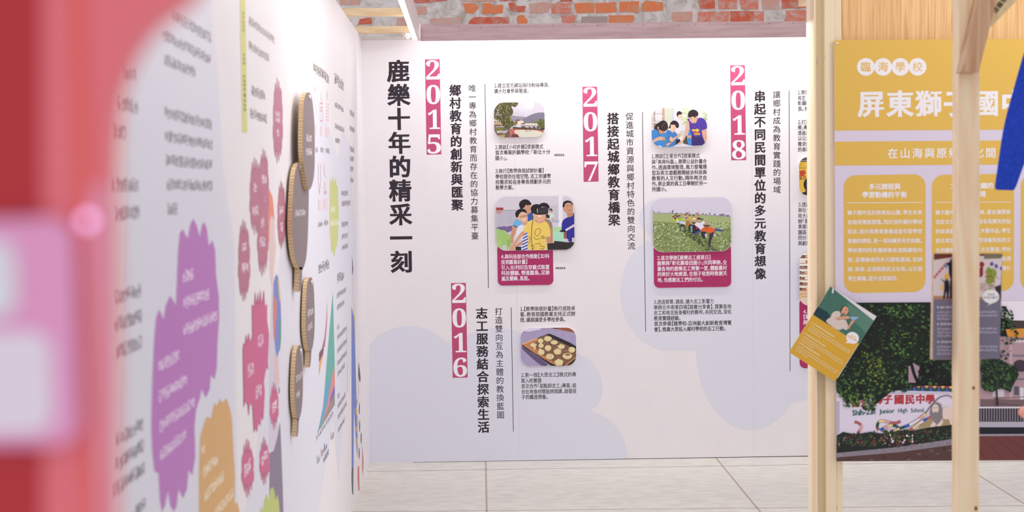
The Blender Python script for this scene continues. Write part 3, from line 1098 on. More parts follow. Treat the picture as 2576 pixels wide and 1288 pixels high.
def draw_bread(p):
    """raw dough shapes on a baking tray"""
    p.rect(100, 100, 1720, 1240, K(164, 153, 186))
    p.specks(60, (950, 230, 1640, 520), 14, [K(178, 168, 198), K(186, 178, 204)], None, 1.4)
    p.poly([(200, 245), (300, 160), (690, 155), (695, 222), (610, 220), (530, 240), (380, 272)], K(214, 206, 226))
    p.line([(210, 248), (380, 275), (540, 242), (690, 226)], 7, K(112, 100, 128))
    p.poly([(890, 150), (1100, 120), (1480, 120), (1660, 300), (1150, 195)], K(152, 90, 64))
    p.poly([(890, 152), (1145, 140), (1145, 188)], K(58, 48, 50))
    p.poly([(170, 700), (230, 680), (900, 1120), (860, 1190), (700, 1180), (400, 920)], K(96, 86, 114))
    p.poly([(190, 620), (620, 425), (900, 318), (965, 318), (1680, 645), (1680, 1240), (1060, 1240), (600, 905), (205, 670)], K(44, 38, 44))
    p.poly([(185, 590), (620, 440), (860, 340), (930, 390), (1440, 640), (1680, 760), (1680, 900), (1340, 1180), (1085, 1180)], K(128, 96, 76))
    p.specks(160, (640, 460, 1600, 1100), 22, [K(112, 82, 66), K(146, 114, 90), K(98, 72, 60), K(158, 128, 104)], [(300, 600), (860, 400), (1600, 780), (1300, 1120), (1000, 1080)], 1.6)
    p.poly([(178, 588), (612, 425), (640, 500), (480, 590), (620, 770), (1105, 1130), (1080, 1172), (560, 860), (190, 615)], K(190, 130, 88))
    p.poly([(178, 588), (612, 425), (618, 450), (260, 600)], K(214, 172, 138))
    p.poly([(1335, 1180), (1680, 905), (1680, 950), (1380, 1190)], K(192, 136, 88))
    p.poly([(860, 340), (965, 318), (1680, 650), (1680, 745), (1440, 640), (1000, 430)], K(50, 44, 48))
    D, S = K(222, 207, 158), K(186, 163, 112)

    def dough(x, y, rx, ry, star=0):
        p.ell(x + 6, y + ry * .28, rx * 1.04, ry * .92, K(70, 50, 44), 20)
        p.ell(x, y + ry * .12, rx, ry, S, 22, 0, .03)
        if star:
            pts = []
            for i in range(10):
                a = math.pi / 2 + i * math.pi / 5 + .1
                q = 1.12 if i % 2 == 0 else .68
                pts.append((x + rx * q * math.cos(a), y - ry * q * math.sin(a)))
            p.poly(pts, D)
        else:
            p.ell(x, y - ry * .05, rx * .97, ry * .9, D, 22, 0, .05)
        p.specks(14, (x - rx * .7, y - ry * .6, x + rx * .7, y + ry * .6), 7, [K(204, 186, 134), K(160, 140, 96), K(232, 220, 178)])
    dough(895, 450, 105, 72)
    dough(700, 508, 75, 66)
    dough(1063, 550, 98, 58)
    dough(505, 625, 92, 55)
    p.poly([(480, 640), (560, 660), (572, 720), (530, 760), (490, 750), (535, 720)], D)
    dough(710, 635, 72, 64)
    dough(900, 702, 90, 80)
    dough(1255, 660, 100, 72, 1)
    dough(715, 815, 90, 82)
    p.ell(680, 740, 36, 26, D)
    dough(1540, 748, 92, 82)
    dough(1155, 795, 112, 85, 1)
    dough(950, 930, 110, 82)
    p.line([(880, 930), (930, 960), (1000, 930), (990, 880), (930, 880)], 12, S)
    dough(1420, 915, 134, 88)
    p.ell(1425, 880, 76, 36, K(156, 122, 84))
    dough(1190, 1085, 125, 98, 1)


def draw_class(p):
    """two pupils making things, a young man in purple leaning over the table"""
    p.rect(100, 90, 1720, 1220, K(240, 238, 232))
    for x0, y0, x1, y1, c in ((150, 130, 520, 690, (206, 196, 192)), (250, 130, 440, 260, (232, 228, 234)), (250, 290, 430, 470, (230, 226, 232)), (205, 200, 250, 690, (176, 164, 164)), (440, 130, 500, 560, (196, 170, 150)),
                              (180, 130, 205, 690, (228, 214, 196)), (200, 505, 480, 530, (238, 234, 232)), (205, 345, 480, 360, (238, 234, 232)), (500, 130, 515, 600, (226, 210, 186)), (205, 540, 420, 690, (150, 136, 134))):
        p.rect(x0, y0, x1, y1, K(*c))
    p.poly([(515, 130), (760, 130), (745, 560), (520, 560)], K(222, 226, 208))
    for i in range(5):
        p.line([(550 + i * 42, 130), (548 + i * 40, 540)], 8, K(204, 212, 192))
    p.poly([(690, 520), (720, 150), (760, 130), (760, 540)], K(212, 212, 226))
    for x0, y0, x1, y1 in ((970, 130, 1150, 310), (970, 350, 1120, 470), (975, 490, 1090, 560), (1540, 220, 1640, 330), (1560, 380, 1640, 430)):
        p.rect(x0, y0, x1, y1, K(226, 234, 204))
        p.specks(26, (x0, y0, x1, y1), 20, [K(190, 214, 146), K(206, 226, 166), K(168, 192, 132), K(244, 246, 236)])
    # far boy
    p.poly([(760, 470), (770, 420), (850, 388), (910, 440), (965, 420), (950, 700), (930, 810), (840, 830), (770, 740)], K(234, 230, 238))
    p.poly([(855, 300), (962, 285), (972, 330), (952, 390), (920, 402), (912, 440), (855, 400)], K(236, 204, 188))
    p.poly([(825, 280), (850, 225), (900, 206), (960, 238), (970, 286), (905, 310), (878, 300), (855, 372), (830, 325)], K(58, 50, 66))
    p.poly([(940, 580), (1100, 570), (1090, 710), (940, 720)], K(226, 226, 230))
    p.rect(920, 705, 1095, 735, K(240, 240, 242))
    p.rect(930, 740, 1020, 880, K(206, 208, 216))
    p.rect(920, 880, 1030, 905, K(240, 240, 242))
    p.poly([(1000, 1080), (1010, 980), (1110, 850), (1130, 1110)], K(82, 84, 84))
    # first pupil
    p.poly([(215, 700), (260, 580), (345, 520), (420, 472), (490, 460), (560, 500), (602, 620), (592, 690), (520, 755), (300, 760)], K(54, 44, 46))
    p.poly([(310, 640), (350, 700), (440, 745), (525, 755), (485, 800), (400, 836), (345, 800)], K(206, 150, 126))
    p.ell(326, 660, 20, 32, K(224, 176, 150))
    p.poly([(470, 560), (560, 520), (600, 620), (590, 690), (520, 752), (440, 742), (430, 690)], K(60, 48, 50))
    p.line([(420, 640), (470, 560), (540, 518)], 9, K(140, 112, 98))
    p.poly([(140, 745), (210, 700), (290, 700), (340, 795), (420, 832), (540, 780), (600, 850), (620, 960), (530, 1215), (250, 1215), (170, 1030), (140, 880)], K(74, 140, 208))
    p.line([(345, 700), (340, 780), (370, 890)], 12, K(54, 44, 46))
    p.poly([(170, 1030), (200, 980), (340, 905), (420, 888), (482, 950), (450, 1002), (350, 992), (190, 1065)], K(226, 178, 150))
    p.poly([(476, 900), (490, 888), (512, 985), (488, 992)], K(236, 202, 70))
    p.rect(486, 995, 526, 1045, K(70, 156, 104))
    p.rect(520, 940, 545, 1000, K(196, 80, 70))
    # second pupil
    p.poly([(600, 690), (640, 600), (668, 510), (740, 460), (820, 472), (885, 540), (892, 632), (860, 668), (800, 660), (660, 660)], K(56, 45, 48))
    p.poly([(665, 570), (790, 575), (825, 655), (800, 705), (752, 745), (690, 745), (665, 660)], K(240, 202, 176))
    p.poly([(690, 540), (820, 500), (885, 560), (888, 632), (855, 664), (800, 642), (795, 580), (700, 580)], K(58, 47, 50))
    p.poly([(620, 700), (690, 740), (752, 745), (740, 805), (680, 770)], K(232, 190, 164))
    p.poly([(525, 775), (600, 708), (650, 745), (735, 802), (775, 750), (850, 850), (880, 930), (800, 1000), (805, 1160), (640, 1190), (520, 1190), (620, 980)], K(68, 132, 200))
    p.poly([(535, 1110), (640, 1040), (720, 940), (855, 868), (870, 822), (930, 798), (942, 860), (902, 905), (835, 922), (705, 1062), (560, 1170)], K(226, 178, 148))
    p.poly([(640, 930), (668, 888), (742, 960), (702, 1030), (640, 1042)], K(234, 188, 168))
    p.line([(545, 930), (650, 915)], 8, K(60, 70, 100))
    p.line([(615, 1025), (650, 1060), (690, 1040)], 20, K(40, 38, 44))
    p.poly([(805, 985), (900, 955), (935, 1030), (830, 1110), (805, 1110)], K(54, 48, 62))
    p.line([(760, 640), (790, 632)], 8, K(80, 60, 58))
    p.line([(745, 700), (775, 695)], 8, K(190, 110, 104))
    p.line([(455, 765), (490, 772)], 8, K(80, 58, 54))
    # pupil behind, man
    p.poly([(1130, 835), (1180, 690), (1235, 860), (1228, 1140), (1128, 1120)], K(74, 144, 214))
    p.poly([(1130, 870), (1235, 860), (1235, 940), (1130, 940)], K(220, 168, 142))
    p.poly([(1110, 440), (1165, 425), (1175, 680), (1100, 850), (965, 1095), (825, 1105), (900, 1050), (980, 1000), (1040, 850), (1060, 680)], K(228, 182, 160))
    p.poly([(1335, 345), (1395, 340), (1402, 430), (1352, 540), (1295, 540), (1345, 450)], K(214, 168, 144))
    p.poly([(1105, 435), (1160, 398), (1182, 480), (1262, 542), (1352, 535), (1412, 388), (1505, 388), (1595, 440), (1645, 560), (1650, 690), (1500, 728), (1535, 905), (1600, 1090), (1480, 1160), (1230, 1160),
            (1232, 900), (1180, 680), (1165, 500)], K(88, 68, 168))
    p.poly([(1235, 880), (1535, 905), (1600, 1090), (1480, 1160), (1232, 1160)], K(66, 54, 120))
    p.poly([(1160, 400), (1270, 345), (1335, 395), (1352, 440), (1362, 500), (1282, 538), (1230, 532), (1190, 470), (1202, 450)], K(226, 182, 156))
    p.poly([(1128, 315), (1160, 220), (1240, 168), (1350, 182), (1418, 260), (1402, 345), (1340, 345), (1330, 402), (1270, 345), (1180, 392), (1140, 375)], K(58, 50, 55))
    p.line([(1190, 425), (1240, 410)], 9, K(90, 66, 60))
    p.line([(1215, 498), (1255, 495)], 9, K(176, 104, 100))
    p.poly([(1500, 732), (1632, 690), (1645, 950), (1600, 1075), (1532, 900)], K(226, 176, 154))
    p.poly([(1235, 722), (1252, 696), (1360, 706), (1365, 674), (1458, 722), (1372, 786), (1365, 756), (1252, 756)], K(242, 206, 74))
    p.row('YOUTH', 1268, 736, 1350, 734, 30, K(120, 90, 60), .02, 1)
    p.poly([(1260, 770), (1452, 790), (1440, 812), (1285, 810)], K(216, 92, 54))
    p.poly([(1290, 815), (1455, 798), (1450, 852), (1325, 858)], K(240, 196, 70))
    p.line([(1320, 830), (1430, 828)], 12, K(130, 96, 60))
    p.line([(1290, 660), (1320, 635), (1345, 660)], 10, K(190, 70, 110))
    p.line([(1310, 870), (1340, 905), (1390, 915)], 9, K(150, 90, 100))
    # table
    p.poly([(640, 1180), (760, 1155), (830, 1110), (1000, 1098), (1245, 1150), (1480, 1142), (1590, 1105), (1620, 1230), (640, 1230)], K(226, 223, 234))
    p.poly([(240, 1150), (380, 1140), (430, 1165), (430, 1220), (240, 1220)], K(236, 234, 240))


def draw_field(p):
    """people leaning out in a line across a flowering field"""
    p.rect(60, 20, 1840, 1290, K(211, 207, 222))
    p.poly([(-600, 360), (640, 398), (1200, 425), (2500, 520), (2500, 620), (-600, 430)], K(152, 146, 162))
    for x, y, w, h in ((120, 362, 22, 14), (235, 365, 14, 14), (535, 365, 18, 38), (480, 382, 16, 10), (850, 393, 30, 16), (1050, 405, 24, 14), (1185, 415, 22, 16), (1255, 425, 22, 14), (1330, 412, 18, 22), (1440, 425, 34, 16), (1600, 435, 70, 26), (1720, 455, 50, 20)):
        p.ell(x, y, w, h, K(122, 124, 140), 10, 0, .2)
    for x in (815, 1360):
        p.line([(x, 290), (x, 420)], 4, K(168, 164, 180))
    f = [(-600, 390), (640, 408), (1200, 440), (2500, 540), (2500, 1700), (-600, 1700)]
    p.poly(f, K(164, 178, 124))
    p.poly([(-600, 540), (700, 600), (1300, 760), (2500, 640), (2500, 1700), (-600, 1700)], K(132, 148, 92))
    p.specks(260, (60, 420, 1840, 640), 9, [K(176, 190, 138), K(150, 166, 108), K(192, 204, 160), K(136, 154, 98)], f, 1.8)
    p.specks(900, (60, 600, 1840, 1280), 17, [K(104, 122, 68), K(156, 172, 116), K(88, 106, 60), K(182, 194, 150), K(120, 140, 78), K(206, 212, 190)], f, 1.2)
    p.specks(360, (620, 600, 1420, 1200), 16, [K(70, 84, 50), K(86, 104, 58), K(58, 70, 46), K(130, 146, 96)], [(560, 570), (800, 680), (1150, 860), (1420, 1120), (1320, 1240), (1000, 1000), (700, 760)])
    p.poly([(1330, 1120), (1480, 1180), (1520, 1230), (1380, 1200)], K(96, 90, 94))
    # the line of people, the furthest first
    SK = (204, 152, 126)
    for x, y, cloth in ((620, 420, (90, 110, 70)), (585, 460, (70, 60, 66)), (548, 490, (176, 196, 80)), (630, 480, (172, 200, 76)), (680, 470, (120, 90, 70)), (818, 440, (230, 226, 232)), (900, 455, (214, 196, 60)), (985, 465, (224, 208, 70)), (1080, 460, (220, 160, 60))):
        p.poly([(x - 38, y + 90), (x - 30, y + 30), (x + 30, y + 25), (x + 46, y + 95)], K(*cloth))
        p.ell(x, y, 22, 27, K(*SK), 12)
        p.poly([(x - 25, y + 4), (x - 18, y - 24), (x + 4, y - 32), (x + 25, y - 16), (x + 22, y - 2), (x, y - 10)], K(50, 42, 46))
    p.line([(790, 470), (705, 385)], 24, K(*SK))
    p.line([(1050, 465), (1085, 420), (1092, 365)], 24, K(*SK))
    p.line([(888, 430), (890, 352)], 16, K(*SK))
    p.line([(560, 540), (505, 562)], 16, K(*SK))
    p.poly([(590, 515), (700, 505), (800, 530), (810, 560), (690, 560), (600, 545)], K(176, 202, 70))
    p.poly([(610, 545), (660, 540), (670, 600), (630, 612)], K(214, 212, 228))
    p.poly([(680, 570), (800, 575), (820, 640), (740, 660), (690, 620)], K(206, 208, 222))
    p.poly([(700, 620), (800, 650), (790, 690), (720, 660)], K(60, 54, 60))
    p.poly([(820, 580), (880, 555), (925, 640), (895, 705), (830, 705), (815, 640)], K(168, 118, 62))
    p.ell(822, 520, 28, 34, K(*SK))
    p.poly([(792, 515), (805, 482), (840, 480), (855, 515), (822, 500)], K(56, 46, 48))
    p.line([(840, 450), (885, 570)], 26, K(*SK))
    p.poly([(900, 530), (1000, 500), (1040, 540), (1000, 590), (920, 570)], K(196, 168, 130))
    p.ell(1000, 530, 38, 24, K(222, 218, 222))
    p.ell(995, 565, 28, 32, K(*SK))
    p.poly([(880, 660), (960, 600), (1010, 590), (1085, 690), (1140, 790), (1000, 860), (920, 800), (870, 730)], K(66, 42, 54))
    p.poly([(915, 680), (955, 660), (962, 800), (930, 820)], K(92, 178, 168))
    p.line([(900, 620), (1000, 638)], 24, K(*SK))
    p.ell(1100, 545, 42, 46, K(*SK))
    p.poly([(1055, 545), (1062, 505), (1105, 488), (1145, 515), (1140, 560), (1120, 525), (1080, 530)], K(48, 42, 46))
    p.poly([(1005, 625), (1060, 595), (1130, 610), (1200, 555), (1235, 590), (1210, 700), (1140, 770), (1085, 700), (1020, 670)], K(224, 222, 236))
    p.poly([(1140, 505), (1205, 520), (1200, 545), (1150, 535)], K(70, 120, 108))
    p.line([(1195, 540), (1245, 580)], 26, K(*SK))
    p.ell(1062, 715, 24, 18, K(206, 70, 96))
    p.poly([(1140, 800), (1250, 800), (1250, 870), (1215, 960), (1160, 900)], K(62, 50, 66))
    p.poly([(1330, 830), (1428, 790), (1400, 900), (1358, 1000), (1345, 1110), (1295, 1090), (1318, 920)], K(66, 52, 70))
    p.poly([(1225, 850), (1260, 840), (1280, 900), (1240, 910)], K(226, 214, 222))
    p.poly([(1425, 830), (1480, 880), (1460, 905), (1420, 880)], K(220, 190, 200))
    p.poly([(1430, 750), (1500, 705), (1510, 740), (1440, 790)], K(110, 110, 140))
    p.poly([(1130, 762), (1190, 715), (1232, 688), (1345, 690), (1452, 738), (1442, 775), (1412, 800), (1350, 835), (1220, 785), (1150, 785)], K(226, 98, 54))
    p.poly([(1452, 738), (1620, 752), (1612, 785), (1440, 772)], K(54, 88, 168))
    p.poly([(1130, 760), (1150, 785), (1010, 865), (985, 842)], K(54, 84, 166))
    p.line([(1612, 770), (1670, 742)], 16, K(150, 100, 84))
    p.line([(1005, 852), (925, 858)], 18, K(150, 110, 92))
    p.ell(1262, 700, 34, 44, K(150, 104, 84))
    p.poly([(1176, 650), (1215, 620), (1262, 595), (1320, 618), (1366, 655), (1310, 668), (1270, 668), (1200, 672)], K(186, 164, 142))
    p.poly([(1180, 654), (1270, 648), (1364, 656), (1300, 682), (1210, 678)], K(84, 62, 58))


def draw_poster_talk(p):
    """a lecture poster with a dark head in front of it"""
    p.rect(80, 100, 3000, 1250, K(222, 180, 74))
    p.rect(80, 100, 3000, 285, K(84, 78, 84))
    p.line([(150, 262), (900, 250)], 12, K(206, 200, 196))
    p.rect(80, 278, 900, 292, K(60, 54, 58))
    p.poly([(120, 420), (230, 330), (290, 320), (180, 430)], K(196, 152, 60))
    p.row('2018', 165, 460, 330, 456, 74, K(112, 88, 58))
    p.row('6/3', 362, 440, 556, 436, 124, K(112, 88, 58))
    p.row('愛上', 165, 612, 560, 606, 178, K(188, 64, 52), .05, 8)
    p.row('國民教育', 172, 740, 552, 734, 84, K(96, 76, 56), .02, 1)
    hd = [(225, 1130), (330, 1100), (350, 1060), (300, 1000), (280, 900), (300, 810), (360, 745), (440, 725), (530, 750), (600, 830), (620, 930), (570, 1020), (530, 1060), (560, 1110), (700, 1150), (700, 1250), (225, 1250)]
    p.poly(hd, K(46, 42, 52))
    p.rect(700, 400, 1700, 1250, K(214, 170, 76))


def draw_books(p):
    """shelves of books and a standing pamphlet"""
    p.rect(60, 60, 1400, 1240, K(226, 206, 186))
    p.rect(60, 60, 1400, 140, K(206, 172, 152))
    for i, y in enumerate((235, 338, 447, 558, 668, 782, 892)):
        p.rect(60, y - 92, 1400, y - 55, K(248, 238, 216))
        x = 118
        while x < 1300:
            w = RND.uniform(45, 75)
            h = RND.uniform(42, 66)
            c = RND.choice([(70, 58, 60), (150, 86, 66), (186, 120, 88), (226, 212, 208), (98, 70, 64), (206, 150, 112), (110, 96, 104)])
            p.rect(x, y - h, x + w, y - 2, K(*c))
            p.rect(x + w * .25, y - h * .7, x + w * .7, y - h * .3, K(min(255, c[0] + 60), min(255, c[1] + 46), min(255, c[2] + 44)))
            x += w + RND.uniform(3, 14)
        p.rect(60, y - 2, 1400, y + 14, K(196, 160, 136))
    p.rect(60, 905, 1400, 1240, K(214, 186, 160))
    p.poly([(60, 960), (430, 930), (1400, 930), (1400, 1020), (60, 1050)], K(206, 166, 122))
    p.line([(120, 1012), (250, 985), (430, 980)], 10, K(236, 214, 186))
    p.poly([(60, 1050), (430, 1015), (1400, 1015), (1400, 1240), (60, 1240)], K(220, 198, 180))
    p.poly([(315, 925), (345, 905), (375, 1180), (345, 1180)], K(206, 200, 216))
    p.poly([(338, 712), (460, 705), (470, 1185), (375, 1185)], K(218, 212, 226))
    p.line([(400, 740), (425, 830)], 6, K(110, 104, 120))
    p.line([(372, 910), (385, 1010)], 6, K(130, 124, 140))
    for y in (770, 850, 930):
        p.line([(410, y), (440, y + 22)], 7, K(120, 114, 130))


photo_board('rounded photo board of a school playground under hills, below the first short paragraph', (1242.6, 257.3, 1370.3, 346.2, 24), (1230, 240, 10.735), draw_court)
E1 = 0.98
photo_board('rounded photo board of boys around one wearing a dark headset and yellow shirt', (1248, 493.6, 1444.8, 629.4, 24), (1235, 480, 8.05), draw_headset, lifted=True)
E1 = 0.86
photo_board('rounded photo board of raw dough shapes on a black baking tray', (1309.2, 823.6, 1449.3, 920.2, 25), (1295, 810, 10.735), draw_bread)
E1 = 1.12
photo_board('rounded photo board of a man in purple leaning over two pupils in blue', (1637.9, 271.4, 1778.8, 370, 26), (1625, 260, 10.735), draw_class)
E1 = 0.96
photo_board('rounded photo board of people leaning out in a line across a green field', (1641.4, 496.8, 1837.9, 633.2, 24), (1630, 490, 8.586), draw_field, lifted=True)
E1 = 1.0
photo_board('rounded photo board of a yellow lecture poster, half hidden by the plywood post', (2008, 394.2, 2150, 491, 22), (1995, 380, 10.73), draw_poster_talk)
E1 = 0.88
photo_board('rounded photo board of lit bookshelves, half hidden by the plywood post', (2009.3, 632.2, 2150, 768, 25), (1995, 620, 8.06), draw_books, lifted=True)


def caption_board(label, rect, rows, em=12.6):
    ol = round_rect(BACK, *rect)
    th = .0094
    o = board('caption_board', BACK, ol, th, M_FOAM)
    tag(o, label, 'caption board', 'crimson caption boards under the photos')
    pr = Print(BACK.off(th), .0002, .00002)
    pr.uvpoly(shrink(ol, .0012), C(168, 52, 100, .93))
    pr.build('crimson_face_print', o)
    pr = Print(BACK.off(th), .0004)
    for t, x0, y0, x1 in rows:
        pr.row(t, x0, y0, x1, None, em, C(246, 238, 246), .018, 4)
    pr.build('caption_lettering', o)
    settle(o)


caption_board('crimson caption board with white lettering under the dark headset photo', (1250.9, 612, 1392, 717.9, 13), [('4.與科技部合作推動【3D科', 1260, 646, 1382), ('技到離島計畫】', 1260.4, 659.8, 1327.5), ('引入3D列印及穿戴式裝置', 1260.8, 673.8, 1382.6),
                                                                                          ('科技體驗，帶進離島。足跡', 1261, 687.4, 1383), ('遍及蘭嶼、馬祖。', 1261.2, 701.2, 1333)])
caption_board('wide crimson caption board with white lettering under the green field photo', (1643.5, 612, 1839.2, 723.2, 14), [('2.首次舉辦【鹿樂志工感恩日】', 1653, 649.2, 1788.5), ('鹿樂與「彰化縣香田國小」共同舉辦。全', 1653, 662.6, 1828.6),
                                                                                      ('臺各地的鹿樂志工齊聚一堂，體驗農村', 1653.3, 676.6, 1828.8), ('的美好大地資源，在稻子收割時敬謝天', 1653.5, 690.2, 1829), ('地，也感謝志工們的付出。', 1653.8, 704.8, 1769)])
caption_board('crimson caption board under the bookshelf photo, mostly hidden by the post', (2009.6, 748, 2150, 925.5, 14), [('4.開啟', 2020, 784.2, 2053), ('【職', 2020, 797.4, 2038), ('與', 2020, 811.4, 2033)])

# ================================================================== LEFT WALL PRINT
LV = (.765, .765, .855, 1)


def lprint(name, fn, base=.0004, xf=None, label=None):
    p = Print(LEFT, base, .00001, xf)
    fn(p)
    o = p.build(name, wall_left)
    if label:
        o['label'] = label
    return o


lprint('lavender_cloud_print', lambda p: p.poly([(330, -60), (525, -60), (535, 60), (548, 180), (560, 420), (590, 620), (592, 980), (600, 1360), (300, 1360)], LV), .0002)
lprint('lavender_cloud_print', lambda p: p.poly([(748, 200), (770, 190), (800, 240), (830, 330), (850, 400), (862, 330), (880, 360), (888, 520), (897, 600), (899, 760), (893, 900), (868, 1010), (860, 1100), (852, 1210),
                                                   (845, 1130), (838, 1060), (815, 1200), (790, 1360), (600, 1360), (640, 1180), (700, 700), (730, 380)], LV), .0002)

MAUVE, ROSE, PURPLE, ORANGE, OLIVE, LIME = C(186, 116, 138, .95), C(200, 96, 138, .9), C(174, 112, 178, .80), C(206, 162, 104, .85), C(176, 186, 104, .8), C(204, 210, 132, .98)


def splash(cx, w, y0, y1, sp, col, n=4, bulge=.12, notch=.35):
    """a brush-stroke patch: upright body with ragged spikes above and below"""
    r = random.Random(int(cx * 7 + y0))
    top, bot = [], []
    for i in range(n):
        a = cx - w * .36 + w * .72 * i / n
        b = cx - w * .36 + w * .72 * (i + 1) / n
        h = abs((i + .5) / n - .45) * 1.3
        top += [(a, y0 + sp), ((a + b) / 2 - w * .03, y0 + sp * min(.9, h * r.uniform(.8, 1.3))), ((a + b) / 2 + w * .03, y0 + sp * min(.95, h * r.uniform(.8, 1.3) + .08))]
        bot += [(b, y1 - sp), ((a + b) / 2 + w * .03, y1 - sp * min(.9, h * r.uniform(.8, 1.3))), ((a + b) / 2 - w * .03, y1 - sp * min(.95, h * r.uniform(.8, 1.3) + .08))]
    H = y1 - y0
    right = [(cx + w * .38, y0 + sp), (cx + w * .40, y0 + H * .30), (cx + w * .47, y0 + H * .36), (cx + w * .47, y0 + H * .47), (cx + w * .44, y0 + H * .52), (cx + w * .5, y0 + H * .58), (cx + w * .49, y0 + H * .68),
             (cx + w * .42, y0 + H * .72), (cx + w * .40, y1 - sp)]
    left = [(2 * cx - x - w * .02, y) for x, y in right][::-1]
    pts = top + right + [(x, y) for x, y in sorted(bot, key=lambda q: 0)][0:0]
    lower = []
    for i in range(n - 1, -1, -1):
        lower += bot[i * 3:i * 3 + 3]
    pts += lower + left
    return pts, col


SPL = []


def splash_print(cx, w, y0, y1, sp, col, rows=(), n=4, label=None):
    def fn(p):
        q, c = splash(cx, w, y0, y1, sp, col, n)
        p.poly(q, c)
        for x0, y, x1, em in rows:
            p.scrawl(x0, y, x1, em, C(238, 226, 236))
    SPL.append(1)
    return lprint('splash_print', fn, .0005 + .00006 * len(SPL), None, label)


splash_print(699, 25, 190, 417, 42, MAUVE, [(692.5, 284, 704.5, 13), (693, 300, 704.5, 12), (696, 334, 702, 18)])
splash_print(642.5, 29, 391, 596, 40, MAUVE, [(637, 470, 645, 26), (634.5, 530, 650, 26)])
splash_print(664, 25, 368, 600, 40, MAUVE, [(658, 452, 670, 24), (661, 504, 667, 26)])
splash_print(661, 28, 470, 700, 44, MAUVE, [(656, 560, 664, 26), (653, 610, 667, 26)])
splash_print(614, 30, 547, 764, 42, MAUVE, [(609, 622, 620, 28), (607, 678, 624, 30)])
splash_print(708, 20, 450, 632, 36, MAUVE, [(702, 530, 713, 22), (705, 572, 711, 24)])
ROSE_BIG = [(633, 766), (639, 770), (641, 732), (645, 768), (648, 735), (651, 770), (654, 728), (658, 768), (663, 728), (666, 772), (671, 764), (671, 805), (676, 840), (675, 870), (673, 905), (674, 930), (670, 922), (667, 935),
            (663, 960), (665, 985), (664, 1010), (662, 1050), (659, 1058), (657, 1040), (654, 1072), (650, 1060), (646, 1088), (642, 1075), (638, 1090), (636, 1055), (634, 1020), (628, 1015), (625, 1048), (622, 1018), (617, 1008), (612, 1026),
            (612, 985), (611, 950), (610, 880), (612, 862), (616, 868), (618, 840), (622, 860), (625, 836), (629, 862), (634, 845)]


def fn(p):
    p.poly(ROSE_BIG, ROSE)
    for x0, y, x1, em in ((648, 862, 662, 34), (622, 935, 637, 34), (642, 990, 657, 34)):
        p.scrawl(x0, y, x1, em, C(236, 210, 228))


lprint('splash_print', fn, .0014, None, 'large two lobed rose pink splash')
splash_print(689.5, 22, 955, 1086, 36, ROSE, [(683, 1030, 696, 26)])
splash_print(623, 31, 1098, 1258, 44, ROSE, [(613, 1188, 631, 34)])
splash_print(665, 25, 1093, 1226, 40, ROSE, [(657, 1160, 672, 30)])


def fn(p):
    p.poly([(447, 640), (452, 585), (460, 577), (467, 592), (472, 600), (478, 565), (486, 550), (495, 568), (502, 596), (507, 568), (513, 558), (520, 575), (525, 618), (534, 604), (541, 630), (543, 690), (550, 745), (551, 800), (547, 860),
            (545, 925), (540, 953), (535, 950), (530, 942), (527, 980), (517, 1001), (507, 978), (503, 1000), (493, 1030), (489, 1075), (491, 1150), (483, 1196), (474, 1182), (470, 1230), (460, 1254), (449, 1230), (444, 1272), (437, 1288),
            (428, 1272), (422, 1233), (415, 1272), (407, 1288), (402, 1260), (398, 1190), (388, 1186), (382, 1130), (380, 1070), (383, 950), (387, 860), (392, 800), (400, 778), (411, 803), (416, 770), (427, 744), (435, 755), (442, 768), (444, 720)], PURPLE)
    for x0, y, x1, em in ((459, 696, 486, 30), (460, 764, 526, 30), (461, 832, 547, 30), (398, 922, 450, 30), (399, 1000, 470, 30), (401, 1075, 489, 30), (402, 1145, 467, 30)):
        p.scrawl(x0, y, x1, em, C(226, 208, 232, .85))


lprint('splash_print', fn, .0005, None, 'tall purple splash with rows of white lettering')


def fn(p):
    p.poly([(500, 1200), (503, 1100), (509, 1078), (517, 1054), (520, 1048), (530, 1053), (538, 1014), (543, 1020), (548, 1016), (552, 1003), (558, 1012), (562, 1010), (569, 1001), (577, 1024), (583, 1050), (587, 1130), (591, 1200), (590, 1268), (596, 1262),
            (606, 1300), (606, 1360), (500, 1360)], ORANGE)
    for x0, y, x1, em in ((506, 1135, 515, 26), (511, 1190, 548, 28), (514, 1250, 562, 28), (520, 1320, 586, 28)):
        p.scrawl(x0, y, x1, em, C(234, 220, 196, .85))


lprint('splash_print', fn, .0005, None, 'orange splash with white lettering')
lprint('splash_print', lambda p: p.poly([(655, 1330), (654, 1284), (657, 1274), (661, 1288), (664, 1262), (670, 1241), (676, 1262), (679, 1232), (685.4, 1225), (690, 1236), (692, 1258), (697, 1245), (701, 1262), (703, 1290), (706, 1340)], OLIVE), .0006, None, 'olive green splash')


def fn(p):
    p.poly([(829, 520), (830, 448), (833, 460), (837, 442), (841, 462), (844, 445), (847, 468), (850, 470), (850, 500), (852, 540), (850, 600), (847, 622), (845, 618), (842, 642), (839, 645), (836, 628), (833, 636), (831, 600), (829.5, 570)], LIME)
    p.scrawl(831.5, 528, 843, 15, C(246, 244, 230))
    p.scrawl(831, 562, 851, 17, C(246, 244, 230))


lprint('splash_print', fn, .0005, None, 'lime green splash near the corner')


